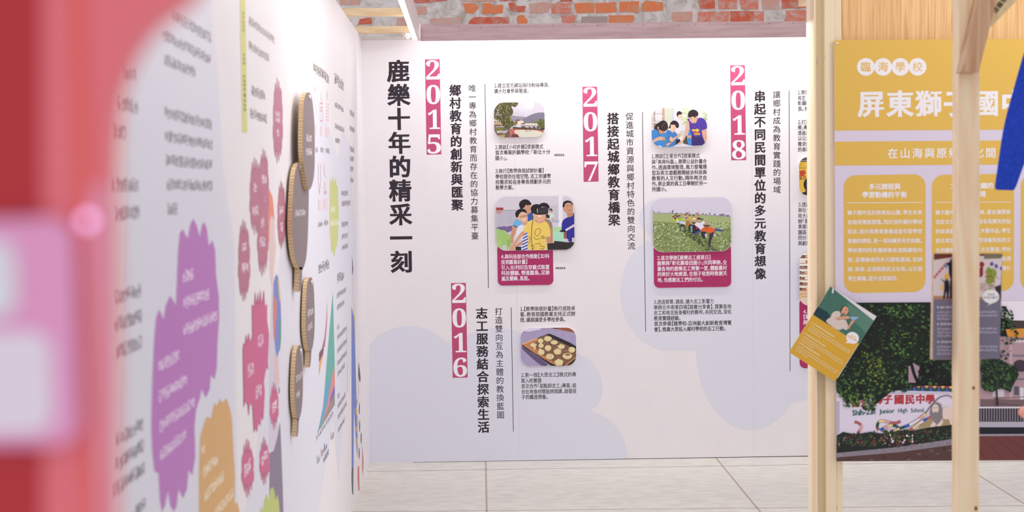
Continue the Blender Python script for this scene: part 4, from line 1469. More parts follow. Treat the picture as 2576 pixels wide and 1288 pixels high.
# painted-style figures on the wall
def fn(p):
    T = lambda pts, ox=580, oy=500, s=3.575: [(ox + x / s, oy + y / s) for x, y in pts]
    p.poly(T([(350, 480), (345, 300), (352, 200), (370, 140), (395, 215), (398, 330), (408, 430), (390, 620), (382, 790), (366, 780), (352, 640)]), C(232, 206, 204))
    p.poly([(677.6, 475), (680, 484), (685, 494), (688, 520), (690.5, 556), (687.5, 548), (683.5, 539), (678.5, 556), (677, 600), (675.5, 614), (671, 614), (670.5, 570), (671.5, 530), (673, 495)], C(236, 142, 118))
    p.poly(T([(372, 800), (390, 760), (395, 980), (400, 1288)]) + [(700, 900), (688, 950), (684, 1060), (697, 1070), (705, 1060), (698, 1110), (690, 1128), (680, 1136), (676, 1120), (678, 900)], C(216, 210, 226))
    p.poly([(690, 884), (699, 896), (703, 960), (699, 975), (688, 955)], C(226, 196, 200))
    p.poly([(694.7, 690), (697, 692), (701, 702), (705, 740), (707, 800), (707, 845), (703, 880), (697, 900), (692, 880), (688, 830), (686, 770), (688, 712), (691, 700)], C(122, 138, 206))
    p.poly([(698.5, 700), (702, 705), (706, 755), (703, 760), (701, 740)], C(222, 198, 120))
    p.poly([(687.3, 742), (692, 750), (696, 760), (696, 790), (693, 812), (691, 862), (687.5, 850), (686, 800)], C(216, 130, 120))
    p.poly([(703, 808), (707, 800), (707, 850), (704, 882), (702, 880), (702.5, 840)], C(88, 158, 138))
    p.poly([(700, 972), (704, 978), (703, 990), (700, 990)], C(150, 140, 160))
    p.poly([(704.5, 1062), (707, 1120), (711, 1230), (715, 1360), (676, 1360), (678, 1140), (688, 1134), (696, 1105)], C(136, 122, 146))


lprint('figure_print', fn, .0004, None, 'red haired figure in a patchwork blue shirt and grey trousers')


def fn(p):
    p.poly([(885, 645), (887.5, 660), (888.5, 676), (887, 692), (885.5, 690), (886, 665)], C(90, 74, 84))
    p.poly([(886.3, 690), (888, 688), (889.5, 740), (889, 762), (887, 760), (886, 720)], C(238, 208, 208))
    p.poly([(889, 742), (891, 770), (893, 800), (894, 860), (892, 850), (890, 800)], C(232, 196, 110))
    p.poly([(884.5, 770), (888, 756), (890, 800), (888.5, 812), (886, 800)], C(238, 234, 240))
    p.poly([(884, 770), (891, 800), (894, 900), (896.5, 1000), (899, 1060), (899.5, 1150), (897, 1130), (893, 1070), (890, 1020), (889.3, 1176), (884.6, 1176)], C(106, 128, 206))
    p.poly([(884.6, 1176), (889.2, 1176), (888.6, 1246), (885.5, 1240), (884, 1207)], C(96, 92, 96))
    p.poly([(902, 909), (905, 930), (907, 950), (906, 962), (903.5, 958), (900.8, 945)], C(84, 70, 82))
    p.poly([(900, 950), (902, 948), (904, 985), (900.5, 1010)], C(238, 208, 206))
    for y in (1010, 1035, 1058, 1080, 1110):
        p.ell(896.5 + (y % 3), y, 2.2, 9, C(218, 190, 110), 8, 0, .3)
    for x, y in ((904, 1028), (904.5, 1072), (908.5, 1102), (903.5, 1140)):
        p.ell(x, y, 1.2, 15, C(82, 68, 90), 10)
    p.poly([(900, 1174), (903.4, 1172), (904, 1225), (904.5, 1234), (901.5, 1233), (899.5, 1205)], C(216, 112, 98))
    p.poly([(911, 1120), (914.5, 1160), (913, 1198), (911.4, 1180)], C(216, 112, 98))


lprint('figure_print', fn, .0004, None, 'dark haired figures in blue near the corner')


# area chart
def fn(p):
    p.poly([(836.8, 737), (838.5, 780), (840.3, 850), (842, 935), (842, 1018), (797.4, 1091), (803, 1070), (808, 1046), (812.8, 1020), (816, 985), (819.7, 936), (826, 860), (830, 815)], C(96, 178, 166))
    p.poly([(817, 976), (832, 950), (830, 990), (818, 1040), (800, 1084), (797.4, 1091), (803, 1070), (808, 1046), (812.8, 1020)], C(96, 166, 202))
    p.poly([(840, 920), (842, 950), (842, 985), (826, 1030), (806, 1080), (824, 1012), (831, 970), (835, 945)], C(226, 140, 126))
    p.poly([(841.9, 968), (842, 990), (828, 1022), (831, 1000)], C(108, 98, 190))
    p.poly([(842, 988), (842, 1018), (797.4, 1091), (812, 1060), (827, 1020)], C(156, 138, 134))
    p.poly([(801.9, 930), (802.5, 945), (808, 915), (815, 880), (812, 872), (806, 888)], C(232, 168, 96))
    p.poly([(802.5, 888), (810, 876), (816, 850), (819.5, 820), (818, 850), (812, 892), (802, 912)], C(118, 82, 98))
    p.poly([(812, 878), (817, 850), (820, 810), (822, 770), (823.4, 792), (821.5, 826), (817, 872)], C(206, 104, 138))
    p.poly([(821.8, 768), (823.2, 760), (823.3, 792), (821.6, 806)], C(190, 200, 120))
    for i in range(9):
        x = 797 + i * 4.9
        p.scrawl(x - 2, 1104 - i * 7.6, x + 1.5, 13, C(150, 140, 160))
    for x, c in ((797, (96, 178, 166)), (807, (226, 140, 126)), (815, (108, 98, 190)), (832, (226, 190, 150))):
        y = 1160 - (x - 797) * 1.7
        p.rect(x, y - 14, x + 1.6, y + 6, C(*c))
        p.scrawl(x + 2.4, y, x + 7.5, 14, C(150, 140, 160))
    p.scrawl(813, 1160, 827, 16, C(150, 140, 160))


lprint('chart_print', fn, .0005, None, 'teal, blue, salmon and brown area chart')

# lettering on the left wall, too slanted or blurred to read
GREY_INK, FADED = C(120, 112, 122), C(150, 142, 150)


def text_block(rows, em, col, name='blurred_lettering'):
    def fn(p):
        for x0, y, x1 in rows:
            p.scrawl(x0, y, x1, em, col)
    return lprint(name, fn, .0005)


text_block([(434, 38, 531), (410, 88, 531), (412, 148, 492), (414, 282, 533), (415, 342, 534), (416, 402, 534), (419, 464, 534), (420, 526, 446)], 30, C(168, 160, 168))
text_block([(310, 180, 344), (298, 258, 346), (286, 328, 318), (284, 464, 348), (290, 538, 350), (292, 748, 354), (290, 818, 356), (292, 888, 356), (294, 1110, 360), (292, 1172, 361), (285, 1238, 363), (330, 1300, 365)], 36, C(156, 148, 156))
text_block([(625, 50, 691), (625, 112, 677)], 22, C(190, 180, 174))
text_block([(632, 226, 667), (629, 284, 671)], 26, C(168, 158, 158))


def fn(p):
    p.poly([(602.5, -60), (616, -60), (622, 333), (609, 334.5)], C(216, 214, 128))
    for y, n in ((45, 5), (150, 3), (205, 5), (255, 4)):
        for i in range(n):
            p.scrawl(608 + (y + i * 11) * .016, y + i * 11 - 14, 613.5 + (y + i * 11) * .016, 8, C(120, 116, 84))


lprint('yellow_bar_print', fn, .0005)
text_block([(788, 168, 827)], 26, C(140, 128, 126), 'bold_lettering')
text_block([(841, 196, 864)], 28, C(150, 138, 134), 'bold_lettering')
text_block([(800.5, 676, 827.5)], 27, C(118, 108, 118), 'bold_lettering')
text_block([(848, 702, 865)], 26, C(128, 118, 128), 'bold_lettering')
SMALL = [[(842, 262, 864), (842.5, 316, 866), (843, 352, 855)], [(880, 282, 891), (879.5, 322, 892)], [(880.5, 374, 891), (880, 398, 890)], [(881, 425, 889), (881, 452, 889)],
         [(858.5, 486, 875), (859, 512, 881)], [(859, 566, 875), (859.5, 596, 874), (860, 624, 875)], [(847, 745, 870), (847.5, 775, 866)],
         [(848, 826, 853), (848, 850, 872), (848, 884, 872), (848, 916, 872), (849, 942, 867)], [(849, 1000, 854), (849, 1024, 869), (849.5, 1052, 872), (850, 1084, 867)],
         [(793, 376, 799), (805.5, 376, 814), (819, 378, 829)], [(800, 565, 811), (814.5, 562, 825)]]
for r in SMALL:
    text_block(r, 14, C(164, 156, 162), 'small_lettering')


def fn(p):
    PK, LP = C(222, 172, 184), C(234, 212, 218)
    # little pink line icons: scales, a tower, a lamp, a bag, a train
    p.line([(789, 217), (792, 228), (795, 217)], .9, PK)
    p.line([(792, 228), (790, 250), (793, 268), (796, 280), (793, 297)], .9, LP)
    p.line([(807.7, 225), (807.7, 240), (804.8, 258), (804.8, 303), (811.6, 305), (811.2, 258), (807.7, 240)], .8, LP)
    for y in (258, 269, 277, 302):
        p.rect(804.8, y, 811.5, y + 4, PK)
    p.ell(823, 240, 1.6, 12, LP, 12)
    for y in (260, 268, 276, 284, 292, 300):
        p.line([(820, y), (822, y + 3)], 1.6, PK)
        p.line([(824, y + 1), (826.5, y + 4)], 1.6, PK)
    p.line([(800.5, 412), (800.5, 455), (803.5, 488), (806.5, 455), (806.5, 412)], .9, PK)
    p.line([(815.5, 412), (815.2, 440), (820.5, 445)], 1.3, PK)
    p.rect(815, 458, 821, 476, LP)
    p.rect(815.2, 480, 821.2, 488, PK)
    for x0, y0, x1, y1 in ((791, 313, 796.5, 338), (805.2, 317, 811, 341), (819, 321, 827, 344), (801, 502, 808, 529), (814, 500, 823, 526)):
        p.rect(x0, y0, x1, y1, LP)
    p.rect(873.6, 822, 876.4, 894, C(236, 232, 240))
    p.rect(873.8, 908, 876.8, 984, C(236, 232, 240))
    p.rect(876.8, 555, 879.4, 603, C(236, 232, 240))


lprint('pink_icon_print', fn, .0005)


# ================================================================== CARDBOARD PADDLES ON THE LEFT WALL
def paddle(label, face, handle, screw, rows, off, thick, small=None, held=True):
    """a rounded paddle cut from thick corrugated card, its printed face turned to the room"""
    pl = LEFT.off(off)
    fu = [pl.uv(*q) for q in face]
    # smooth the traced outline
    for _ in range(2):
        nu = []
        for i in range(len(fu)):
            a, b = fu[i], fu[(i + 1) % len(fu)]
            nu += [(a[0] * .75 + b[0] * .25, a[1] * .75 + b[1] * .25), (a[0] * .25 + b[0] * .75, a[1] * .25 + b[1] * .75)]
        fu = nu
    root = empty('cardboard_paddle')
    tag(root, label, 'cardboard paddle', 'corrugated cardboard paddles on the left wall')

    def slab(name, uv):
        front = [pl.pt(u, v, 0) for u, v in uv]
        back = [pl.pt(u, v, -thick) for u, v in uv]
        me = solid(front, back)
        o = link(name, me, [M_CARD, M_CHAR], root)
        for p in me.polygons:
            if p.normal.x > .9:
                p.material_index = 1
        return o
    slab('blade', fu)
    if handle:
        slab('handle', [pl.uv(*q) for q in handle])
    # spacer that holds it off the wall
    cu = sum(p[0] for p in fu) / len(fu)
    cv = sum(p[1] for p in fu) / len(fu)
    d = off - thick + .0008
    if held and d > .002:
        q = LEFT.pt(cu - .03, cv - .05, -.0004)
        link('spacer', box_pts(q, (0, .06, 0), (d, 0, 0), (0, 0, .1)), M_FOAM, root)
    # dome screw
    su, sv = pl.uv(*screw)
    bm = bmesh.new()
    bmesh.ops.create_uvsphere(bm, u_segments=20, v_segments=10, radius=.011)
    for v in bm.verts:
        v.co.z *= .55
    bmesh.ops.transform(bm, matrix=Matrix.Translation(pl.pt(su, sv, .001)) @ Matrix.Rotation(math.pi / 2, 4, 'Y'), verts=bm.verts)
    me = bpy.data.meshes.new('screw')
    bm.to_mesh(me)
    bm.free()
    for p in me.polygons:
        p.use_smooth = True
    link('screw', me, M_STEEL, root)
    for x0, y, x1, em in rows:
        p = Print(pl, .0004)
        p.scrawl(x0, y, x1, em, C(228, 220, 226))
        p.build('white_lettering', root)
    settle(root)


paddle('large charcoal cardboard paddle, second from the top, with a long handle below',
       [(759, 406), (747.5, 412), (740.7, 439), (738.3, 468), (735.7, 527), (734.3, 572), (738.7, 631), (744.6, 660), (753, 677), (760.8, 680), (766, 668), (771.5, 645), (775, 586), (776.5, 520), (777.5, 470), (775, 430), (768, 411)],
       [(752.5, 672), (760.5, 672), (759.5, 705), (758, 722), (756, 732), (752, 734)], (753.6, 418), [(742, 537, 768, 17)], .024, .0155)
paddle('uppermost charcoal cardboard paddle, overlapping the large one below it',
       [(776.5, 231), (770, 234), (765.3, 246), (763, 277), (761.7, 311), (761, 367), (763, 405), (767.5, 435), (772, 468), (777.6, 480), (784.4, 469), (790, 446), (792, 412), (792, 322), (788, 266), (783, 238)],
       None, (778, 247), [(770, 345, 784, 19), (770, 380, 785, 19)], .0398, .0155, None, False)
paddle('smaller charcoal cardboard paddle below the large one, beside the pointed area chart',
       [(781, 696), (774.5, 704), (771.5, 721), (769.4, 765), (768.4, 816), (770, 851), (774.5, 878), (779, 888), (783, 884), (787.5, 871), (791.8, 833), (791.5, 765), (789, 717), (785.5, 700)],
       [(777, 884), (783.5, 884), (782.5, 905), (780.5, 922), (777, 925)], (783.5, 712), [(773.5, 790, 787.5, 18), (774, 826, 785.5, 18)], .021, .0145)
paddle('lowest charcoal cardboard paddle, nearest the grey trousers printed on the wall',
       [(753.5, 867), (748, 874), (744.4, 892), (741.7, 936), (740.3, 987), (742.7, 1032), (747.9, 1058), (751, 1060), (758.8, 1036), (762.4, 987), (761.5, 919), (758.8, 881), (756, 869)],
       [(746.8, 1054), (752, 1054), (750.8, 1085), (748.5, 1098), (746, 1099)], (755.6, 885), [(744.5, 956, 760, 18), (745, 998, 754, 18)], .021, .0145)

# ================================================================== VALANCES, TUBE LIGHT, SLATS ABOVE THE WALLS
FD = .335                                       # distance of the fascia in front of the back wall
fp = BACK.off(FD)
fa, fb = fp.hit(1058.3, 102.5), fp.hit(1057.5, 62)
z0, z1 = fa.z, fp.uv(1700, 56)[1]
u0 = fp.uv(1058, 90)[0]
u1 = 4.3
zr0 = fp.uv(2046, 92.5)[1]
zr1 = fp.uv(2046, 52.5)[1]


def zz(u, a, b):
    return a + (b - a) * (u - u0) / (fp.uv(2046, 90)[0] - u0)


zl1 = fb.z
pf = [fp.pt(u0, z0), fp.pt(u1, zz(u1, z0, zr0)), fp.pt(u1, zz(u1, zl1, zr1)), fp.pt(u0, zl1)]
fascia = link('wooden_fascia', solid(pf, [p - WN * .018 for p in pf]), M_FASCIA)
tag(fascia, 'rosy plywood fascia board running above the white timeline wall', 'fascia board')
nm = mat('nail_hole', (.12, .07, .06, 1), .8, .1)
for x, y in ((1099, 68), (1154, 68), (1209, 69), (1248, 66), (1304, 65), (1348, 65), (1392, 64), (1445, 62), (1504, 63), (1549, 61), (1580, 63), (1618, 63), (1661, 60.5), (1709, 62), (1750, 61.5), (1785, 60), (1830, 60), (1884, 59), (1934, 59), (1995, 59)):
    c = fp.hit(x, y) + WN * .0008
    pts = [c + WU * .0022 * math.cos(a) + ZUP * .0022 * math.sin(a) for a in [k * math.pi / 4 for k in range(8)]]
    link('nail', mesh_from(pts, [list(range(8))]), nm, fascia)
settle(fascia)
for u in (2.2, 3.8):                            # timber brackets that carry it from the wall's top
    q = BACK.pt(u, WALL_H + .0002, FD - .0183)
    bk = link('timber_bracket', box_pts(q, WU * .04, -WN * (FD - .018 + .02), ZUP * .008), M_PINE_H)
    tag(bk, 'short timber bracket on the wall top behind the rosy fascia', 'bracket', 'brackets behind the fascia')
    settle(bk)

vx = fa.x
val = link('white_valance', box_pts((vx - .016, 2.0, z0), (.016, 0, 0), (0, fa.y - 2.0, 0), (0, 0, zl1 - z0)), M_LAMP_CASE)
tag(val, 'white painted valance board running from the fascia along the left wall', 'valance')
settle(val)
tube = empty('tube_light')
tag(tube, 'long lit white tube light on the inner side of the valance', 'tube light')
link('lit_tube', box_pts((vx - .042, 2.0, z0 + .004), (.024, 0, 0), (0, fa.y - 2.03, 0), (0, 0, .03)), M_TUBE, tube)
link('fixture_body', box_pts((vx - .046, 2.0, z0 + .035), (.0295, 0, 0), (0, fa.y - 2.03, 0), (0, 0, .035)), M_LAMP_CASE, tube)
settle(tube)
# crumpled tape at the end of the tube
bm = bmesh.new()
bmesh.ops.create_icosphere(bm, subdivisions=3, radius=.022)
for v in bm.verts:
    v.co *= RND.uniform(.72, 1.15)
c = fp.hit(1034, 91)
bmesh.ops.transform(bm, matrix=Matrix.Translation(Vector((vx - .075, fa.y - .02, c.z))), verts=bm.verts)
me = bpy.data.meshes.new('tape')
bm.to_mesh(me)
bm.free()
tape = link('crumpled_tape', me, mat('pinkish_tape', C(236, 214, 206), .3, .5))
tag(tape, 'crumpled wad of pale tape at the far end of the tube light', 'tape')
settle(tape)
# slats resting on the left wall
for i, (yb, yt) in enumerate(((38.5, 19.5), (82.5, 65.5), (-12, -32))):
    d = ray(955, yb)
    Y = d.y * (WALL_H - CAM_H) / d.z
    zt = CAM_H + ray(955, yt).z / ray(955, yt).y * Y
    s = link('timber_batten', bevel(box_pts((XL - .03, Y, WALL_H), (vx - .016 - XL + .03, 0, 0), (0, .05, 0), (0, 0, zt - WALL_H)), .002), M_PINE_H)
    tag(s, ['pale timber batten between the left wall and the valance, second from the corner', 'pale timber batten nearest the corner, bridging the left wall and the valance', 'third pale timber batten from the corner, bridging to the valance'][i], 'batten', 'timber battens above the left wall')
    settle(s)

# ================================================================== PLYWOOD POST, HEADER PANEL AND SCHOOL BOARD
BD = 4.75
PB = facing(BD)                                  # front of the school board


def upright(name, x0, x1, depth, thick, z0, z1, m, parent, yref=644, bev=.0012):
    """vertical timber whose front edges are read at x0 and x1 on the line y = yref"""
    p = facing(depth)
    a, b = p.uv(x0, yref)[0], p.uv(x1, yref)[0]
    o = p.pt(a, z0)
    me = box_pts(o, RTH * (b - a), FWH * thick, ZUP * (z1 - z0))
    return link(name, bevel(me, bev, 1), m, parent)


post = empty('plywood_post')
tag(post, 'laminated plywood post standing between the white timeline wall and the yellow school board', 'post')
upright('stud', 2049.5, 2055.6, BD + .005, .12, 0, 2.75, M_PLY, post)
upright('stud', 2055.9, 2075.6, BD + .045, .07, 0, 2.75, M_PLY, post)
upright('stud', 2075.8, 2102, BD + .012, .12, 0, 2.75, M_PLY, post)
upright('stud', 2102.2, 2118.5, BD + .024, .12, 0, 2.75, M_PLY, post)
ap = facing(BD + .35)
q0, q1 = ap.uv(2008.5, 17), ap.uv(2060, 17)
link('arm', box_pts(ap.pt(q0[0], q0[1]), RTH * (q1[0] - q0[0]), -FWH * .02 - FWH * .20, ZUP * .12), M_PINE_H, post)
settle(post)
header = link('plywood_header_panel', None or box_pts(facing(BD + .03).pt(*facing(BD + .03).uv(2118.7, 330)), RTH * 1.6, FWH * .012, ZUP * .80), M_VENEER)
tag(header, 'golden plywood panel above and behind the yellow school board', 'panel')
settle(header)

EB = .80


def B(r, g, b):
    return C(r, g, b, EB)


bt = [(2098.2, 101), (2860, 96), (2860, 1156.5), (2104.3, 1160.3)]
TL, TR, BR, BL = [PB.hit(*q) for q in bt]
brd = link('school_board', solid([TL, TR, BR, BL], [p + FWH * .006 for p in (TL, TR, BR, BL)]), mat('pale_lilac_board', C(204, 194, 211, .8), .5, .2))
tag(brd, 'tall printed school board with yellow header and a school gate photo', 'display board')
PF = PB.off(.0002)
YEL = C(210, 172, 84, .80)


def bprint(name, fn, base=.0003, parent=None, label=None, xf=None):
    p = Print(PF, base, .00001, xf)
    fn(p)
    o = p.build(name, parent or brd)
    if label:
        o['label'] = label
    return o


hb = bprint('header_band_print', lambda p: p.poly([(2098.2, 101), (2860, 96), (2860, 324.5), (2099.5, 328.7)], YEL), .0002)
bprint('subtitle_band_print', lambda p: p.poly([(2099.7, 356.3), (2860, 351), (2860, 412), (2100, 416.6)], YEL), .0002)
WI = C(240, 232, 242, .9)


def fn(p):
    for i, c in enumerate('臨海學校'):
        p.ell(2178 + 43.4 * i, 168.4, 22.2, 22.2, WI, 32)
    for i, c in enumerate('臨海學校'):
        p.row(c, 2164.6 + 43.4 * i, 168.8, 2191.4 + 43.4 * i, None, 26.5, YEL, .03, 8)


bprint('badge_lettering', fn, .0006)


def fn(p):
    p.column('屏', 2191.4, 262.7, 2191.4, 262.7, 68, WI, .034, 8)
    for c, x, y in (('東', 2264, 262.4), ('獅', 2335.8, 262), ('子', 2407, 261.6), ('國', 2480, 261), ('中', 2551, 260.6)):
        p.column(c, x, y, x, y, 68, WI, .028 if c in '獅國' else .038, 8)


bprint('title_lettering', fn, .0006)


def fn(p):
    for i, c in enumerate('在山海與原鄉'):
        x = 2246 + 30.75 * i
        p.column(c, x, 386.3 - .2 * i, x, 386.3, 27, WI, .018, 4)


bprint('subtitle_lettering', fn, .0006)


def fn(p):
    for i, c in ((7, '化'), (8, '間')):
        x = 2246 + 30.75 * i
        p.column(c, x, 385, x, 385, 27, WI, .018, 4)


bprint('subtitle_lettering', fn, .0006)


def text_card(rect, fn, label):
    ol = round_rect(PF, *rect)
    p = Print(PF, .0002, .00002)
    p.uvpoly(ol, YEL)
    o = p.build('text_card_print', brd)
    o['label'] = label
    q = Print(PF, .0006, .00002)
    fn(q)
    q.build('card_lettering', o)
    return o


def fn(p):
    p.row('多元課程與', 2185.3, 469.9, 2265.4, 469.5, 16.4, WI, .03, 4)
    p.row('學習動機的平衡', 2168.6, 490.4, 2281.4, 489.8, 16.4, WI, .03, 4)
    p.line([(2130.3, 510.2), (2319.8, 509.4)], 1.4, WI)
    for i, (t, x1) in enumerate((('獅子國中位於屏東枋山鄉，學生多來', 2319.8), ('自南排灣族部落。對於這所鄉村學校', 2319.8), ('而言，設計具教育意義且能引發學習', 2319.8), ('意願的課程，是一項持續思考的挑戰。', 2320.5),
                                 ('學校需同時考量師資來源與課程內', 2320), ('容，並積極尋找多元課程選項，如烘', 2320.3), ('焙、美容、足球與原民文化等，以引發', 2320.4), ('學生興趣，提升自我認同。', 2259.5))):
        y = 535.4 + i * 23.7
        p.row(t, 2131.4 + i * .12, y, x1, y - .9, 12.6, WI, .018, 4)


text_card((2122.5, 439.6, 2328.4, 735.8, 30), fn, 'yellow rounded text card, the one fully in view')


def fn(p):
    p.row('文化', 2390.6, 468, 2423, 468, 16.4, WI, .03, 4)
    p.row('交織的', 2450.5, 467.6, 2499, 467.4, 16.4, WI, .03, 4)
    p.row('境', 2464, 488.4, 2480, 488.4, 16.4, WI, .03, 4)
    p.line([(2352, 509), (2542, 507.8)], 1.4, WI)
    for i, (t, x0, x1) in enumerate((('獅子國中校', 2353, 2412.5), ('住民文化氣', 2353, 2412.5), ('的故事牆、傳', 2353, 2419), ('從日常環境', 2353, 2412.5), ('化的驕傲與', 2353, 2412.5))):
        p.row(t, x0 + i * .1, 534.8 + i * 23.7, x1, 534.6 + i * 23.7, 12.6, WI, .018, 4)
    for i, (t, x0) in enumerate((('海，富含濃厚原', 2463.5), ('設有馬賽克拼貼', 2460.5), ('木雕作品，學生', 2466.3), ('然培養對族群文', 2460.8), ('文化營造，學校', 2466.6), ('每週', 2518.5), ('穩扎', 2518.5))):
        p.row(t, x0, 533.8 + i * 23.5, 2542.6 + i * .1, 533.4 + i * 23.5, 12.6, WI, .018, 4)


text_card((2344, 438.6, 2550.8, 733.4, 30), fn, 'yellow rounded text card crossed by the pine post')
text_card((2567.4, 437.6, 2774, 731, 30), lambda p: [p.line([(2575, 508), (2766, 507)], 1.4, WI)] + [p.scrawl(2576, 534 + i * 23.6, 2600, 12, WI) for i in range(8)], 'yellow rounded text card cut by the frame')


def draw_gate(p):
    """the school's gate wall under trees, lion painting, flowers; building and fence on the far side"""
    D = B
    p.poly([(2102.4, 761.6), (2345, 760.4), (2520, 757.4), (2860, 756), (2860, 1156.8), (2104.2, 1160.1)], D(30, 30, 30))
    # sky and building at one side
    p.poly([(2505, 757.6), (2860, 756), (2860, 812), (2548, 806), (2520, 800)], D(222, 214, 226))
    p.poly([(2470, 846), (2860, 850), (2860, 1028), (2440, 1028)], D(166, 138, 146))
    p.poly([(2536, 808), (2860, 812), (2860, 830), (2540, 828)], D(70, 58, 58))
    p.poly([(2530, 828), (2860, 815), (2860, 850), (2535, 848)], D(206, 142, 62))
    p.poly([(2545, 850), (2860, 852), (2860, 858), (2545, 856)], D(110, 94, 92))
    for x in (2552, 2562, 2572, 2582, 2600):
        p.rect(x, 855, x + 8, 862, D(198, 190, 200))
    for y in (892, 951):
        p.poly([(2515, y), (2860, y + 2), (2860, y + 8), (2515, y + 5)], D(120, 112, 124))
    p.rect(2540, 862, 2546, 1015, D(186, 156, 162))
    for x in (2549, 2586, 2622):
        p.poly([(x, 935)] + [(x + 17 + 17 * math.cos(math.radians(a)), 918 - 13 * math.sin(math.radians(a))) for a in range(180, -1, -20)] + [(x + 34, 935)], D(64, 54, 62))
        p.rect(x + 2, 972, x + 14, 994, D(84, 84, 100))
        p.rect(x + 17, 975, x + 26, 1005, D(206, 200, 206))
    p.rect(2546, 936, 2860, 941, D(150, 130, 138))
    p.poly([(2466, 1004), (2860, 1008), (2860, 1028), (2466, 1026)], D(112, 92, 96))
    for x0, y0, x1, y1 in ((2500, 1003, 2576, 998), (2500, 1014, 2562, 1020)):
        p.line([(x0, y0), (x1, y1)], 1.6, D(72, 62, 66))
    p.rect(2497, 980, 2526, 998, D(196, 188, 198))
    # road, fence, red paving
    p.rect(2466, 1026, 2860, 1064, D(56, 48, 58))
    for i in range(58):
        x = 2467 + i * 6.6
        p.rect(x, 1026, x + 2.2, 1061, D(138, 132, 142))
    p.rect(2460, 1023, 2860, 1027, D(210, 204, 214))
    p.rect(2460, 1061, 2860, 1074.5, D(170, 164, 178))
    p.rect(2460, 1075, 2860, 1092, D(36, 34, 44))
    p.poly([(2460, 1092), (2860, 1090), (2860, 1095), (2460, 1097)], D(150, 142, 158))
    p.poly([(2440, 1097), (2860, 1094), (2860, 1157), (2440, 1158)], D(106, 62, 60))
    for i in range(14):
        p.line([(2440 + i * 30, 1098), (2480 + i * 44, 1158)], 1.0, D(76, 42, 42))
    # the white gate wall
    p.poly([(2103.5, 980), (2410, 984), (2411, 1092), (2104, 1108)], D(212, 204, 220))
    p.poly([(2104, 985), (2250, 985), (2404, 987), (2404, 992), (2104, 991)], D(190, 182, 200))
    p.poly([(2405, 990), (2412, 990), (2412, 1062), (2405, 1066)], D(206, 198, 214))
    p.poly([(2104, 1010), (2112, 1008), (2112, 1085), (2104, 1095)], D(176, 170, 188))
    # bunting of painted triangles
    p.poly([(2190, 966), (2408, 971), (2408, 983), (2192, 982)], D(48, 58, 54))
    cols = [(172, 60, 58), (228, 196, 130), (172, 60, 58), (228, 196, 130)]
    for i in range(21):
        x = 2193 + i * 10.2
        y = 967 + i * .24
        p.poly([(x, y), (x + 10, y), (x + 5, y + 13)], D(*[(172, 60, 58), (226, 194, 130)][i % 2]))
        p.poly([(x + 5, y + 2), (x + 10.2, y + 14), (x, y + 14)], D(*[(60, 98, 190), (50, 84, 62)][i % 2]))
    RD, GR = D(172, 58, 66), D(40, 92, 88)
    for c, x, y, s in (('屏', 2153, 996, 19), ('東', 2173, 996, 19), ('縣', 2152, 1015, 20), ('立', 2173, 1014, 19), ('獅', 2207, 1005, 25), ('子', 2233, 1005, 25), ('國', 2261.5, 1005, 25), ('民', 2289, 1005, 25), ('中', 2315, 1004, 24), ('學', 2339.5, 1004.5, 24)):
        p.column(c, x, y, x, y, s, RD, .05, 8)
    for t, x0, y0, x1, y1, s, b in (('Shih-Zih', 2143.5, 1038.5, 2202, 1034.5, 19, .035), ('Junior', 2211, 1034.5, 2250.5, 1032.5, 16, .025), ('High', 2258.5, 1032.5, 2282.5, 1031, 15, .02), ('School', 2290.5, 1032, 2323.5, 1030.5, 15, .02)):
        p.row(t, x0, y0, x1, y1, s, GR, b, 8)
    # winding striped tail and lion
    def stripe(pts, w, pal, n=5):
        line = []
        for (xa, ya), (xb, yb) in zip(pts, pts[1:]):
            m = max(2, int(math.hypot(xb - xa, yb - ya) / 2.6))
            line += [(xa + (xb - xa) * i / m, ya + (yb - ya) * i / m) for i in range(m)]
        line.append(pts[-1])
        p.line(line, w + 1.4, D(60, 54, 60))
        for i in range(len(line) - 1):
            p.line([line[i], line[i + 1]], w, D(*pal[(i // n) % len(pal)]))
    RS, YS, GS, BS, WS = (176, 92, 92), (224, 200, 140), (48, 84, 64), (58, 92, 178), (222, 212, 222)
    PK2 = (214, 160, 158)
    stripe([(2149, 1061), (2158, 1063), (2166, 1069), (2167, 1077), (2160, 1085), (2158, 1093)], 5.6, [RS, RS, PK2, PK2], 3)
    stripe([(2265, 1059), (2256, 1064), (2243, 1064), (2230, 1060), (2216, 1058), (2208, 1064), (2206, 1074), (2210, 1082)], 6, [RS, RS, PK2, YS, GS], 5)
    stripe([(2214, 1082), (2228, 1074), (2242, 1069), (2254, 1071), (2264, 1080), (2276, 1085)], 6, [BS, PK2, YS, GS, BS, WS], 4)
    stripe([(2224, 1085), (2250, 1083), (2262, 1078), (2282, 1071), (2300, 1062), (2314, 1052), (2330, 1038)], 6, [WS, PK2, YS, GS, BS, WS], 5)
    stripe([(2286, 1083), (2300, 1074), (2312, 1064), (2326, 1056), (2340, 1050)], 6, [RS, YS, YS, WS, BS], 4)
    p.line([(2326, 1040), (2340, 1022), (2352, 1008), (2364, 998), (2378, 994), (2390, 996), (2398, 1004), (2401, 1016), (2401, 1056)], 2.4, D(92, 82, 92))
    p.poly([(2308, 1080), (2320, 1062), (2340, 1052), (2400, 1052), (2404, 1072), (2380, 1076), (2330, 1082)], D(156, 140, 104))
    p.poly([(2366, 1034), (2376, 1023), (2386, 1022), (2392, 1030), (2395, 1044), (2393, 1056), (2395, 1068), (2391, 1068), (2386, 1054), (2372, 1054)], D(216, 196, 186))
    p.poly([(2346, 1060), (2366, 1048), (2372, 1060), (2366, 1072), (2358, 1074), (2354, 1066), (2349, 1078), (2343, 1078), (2338, 1072)], D(214, 196, 188))
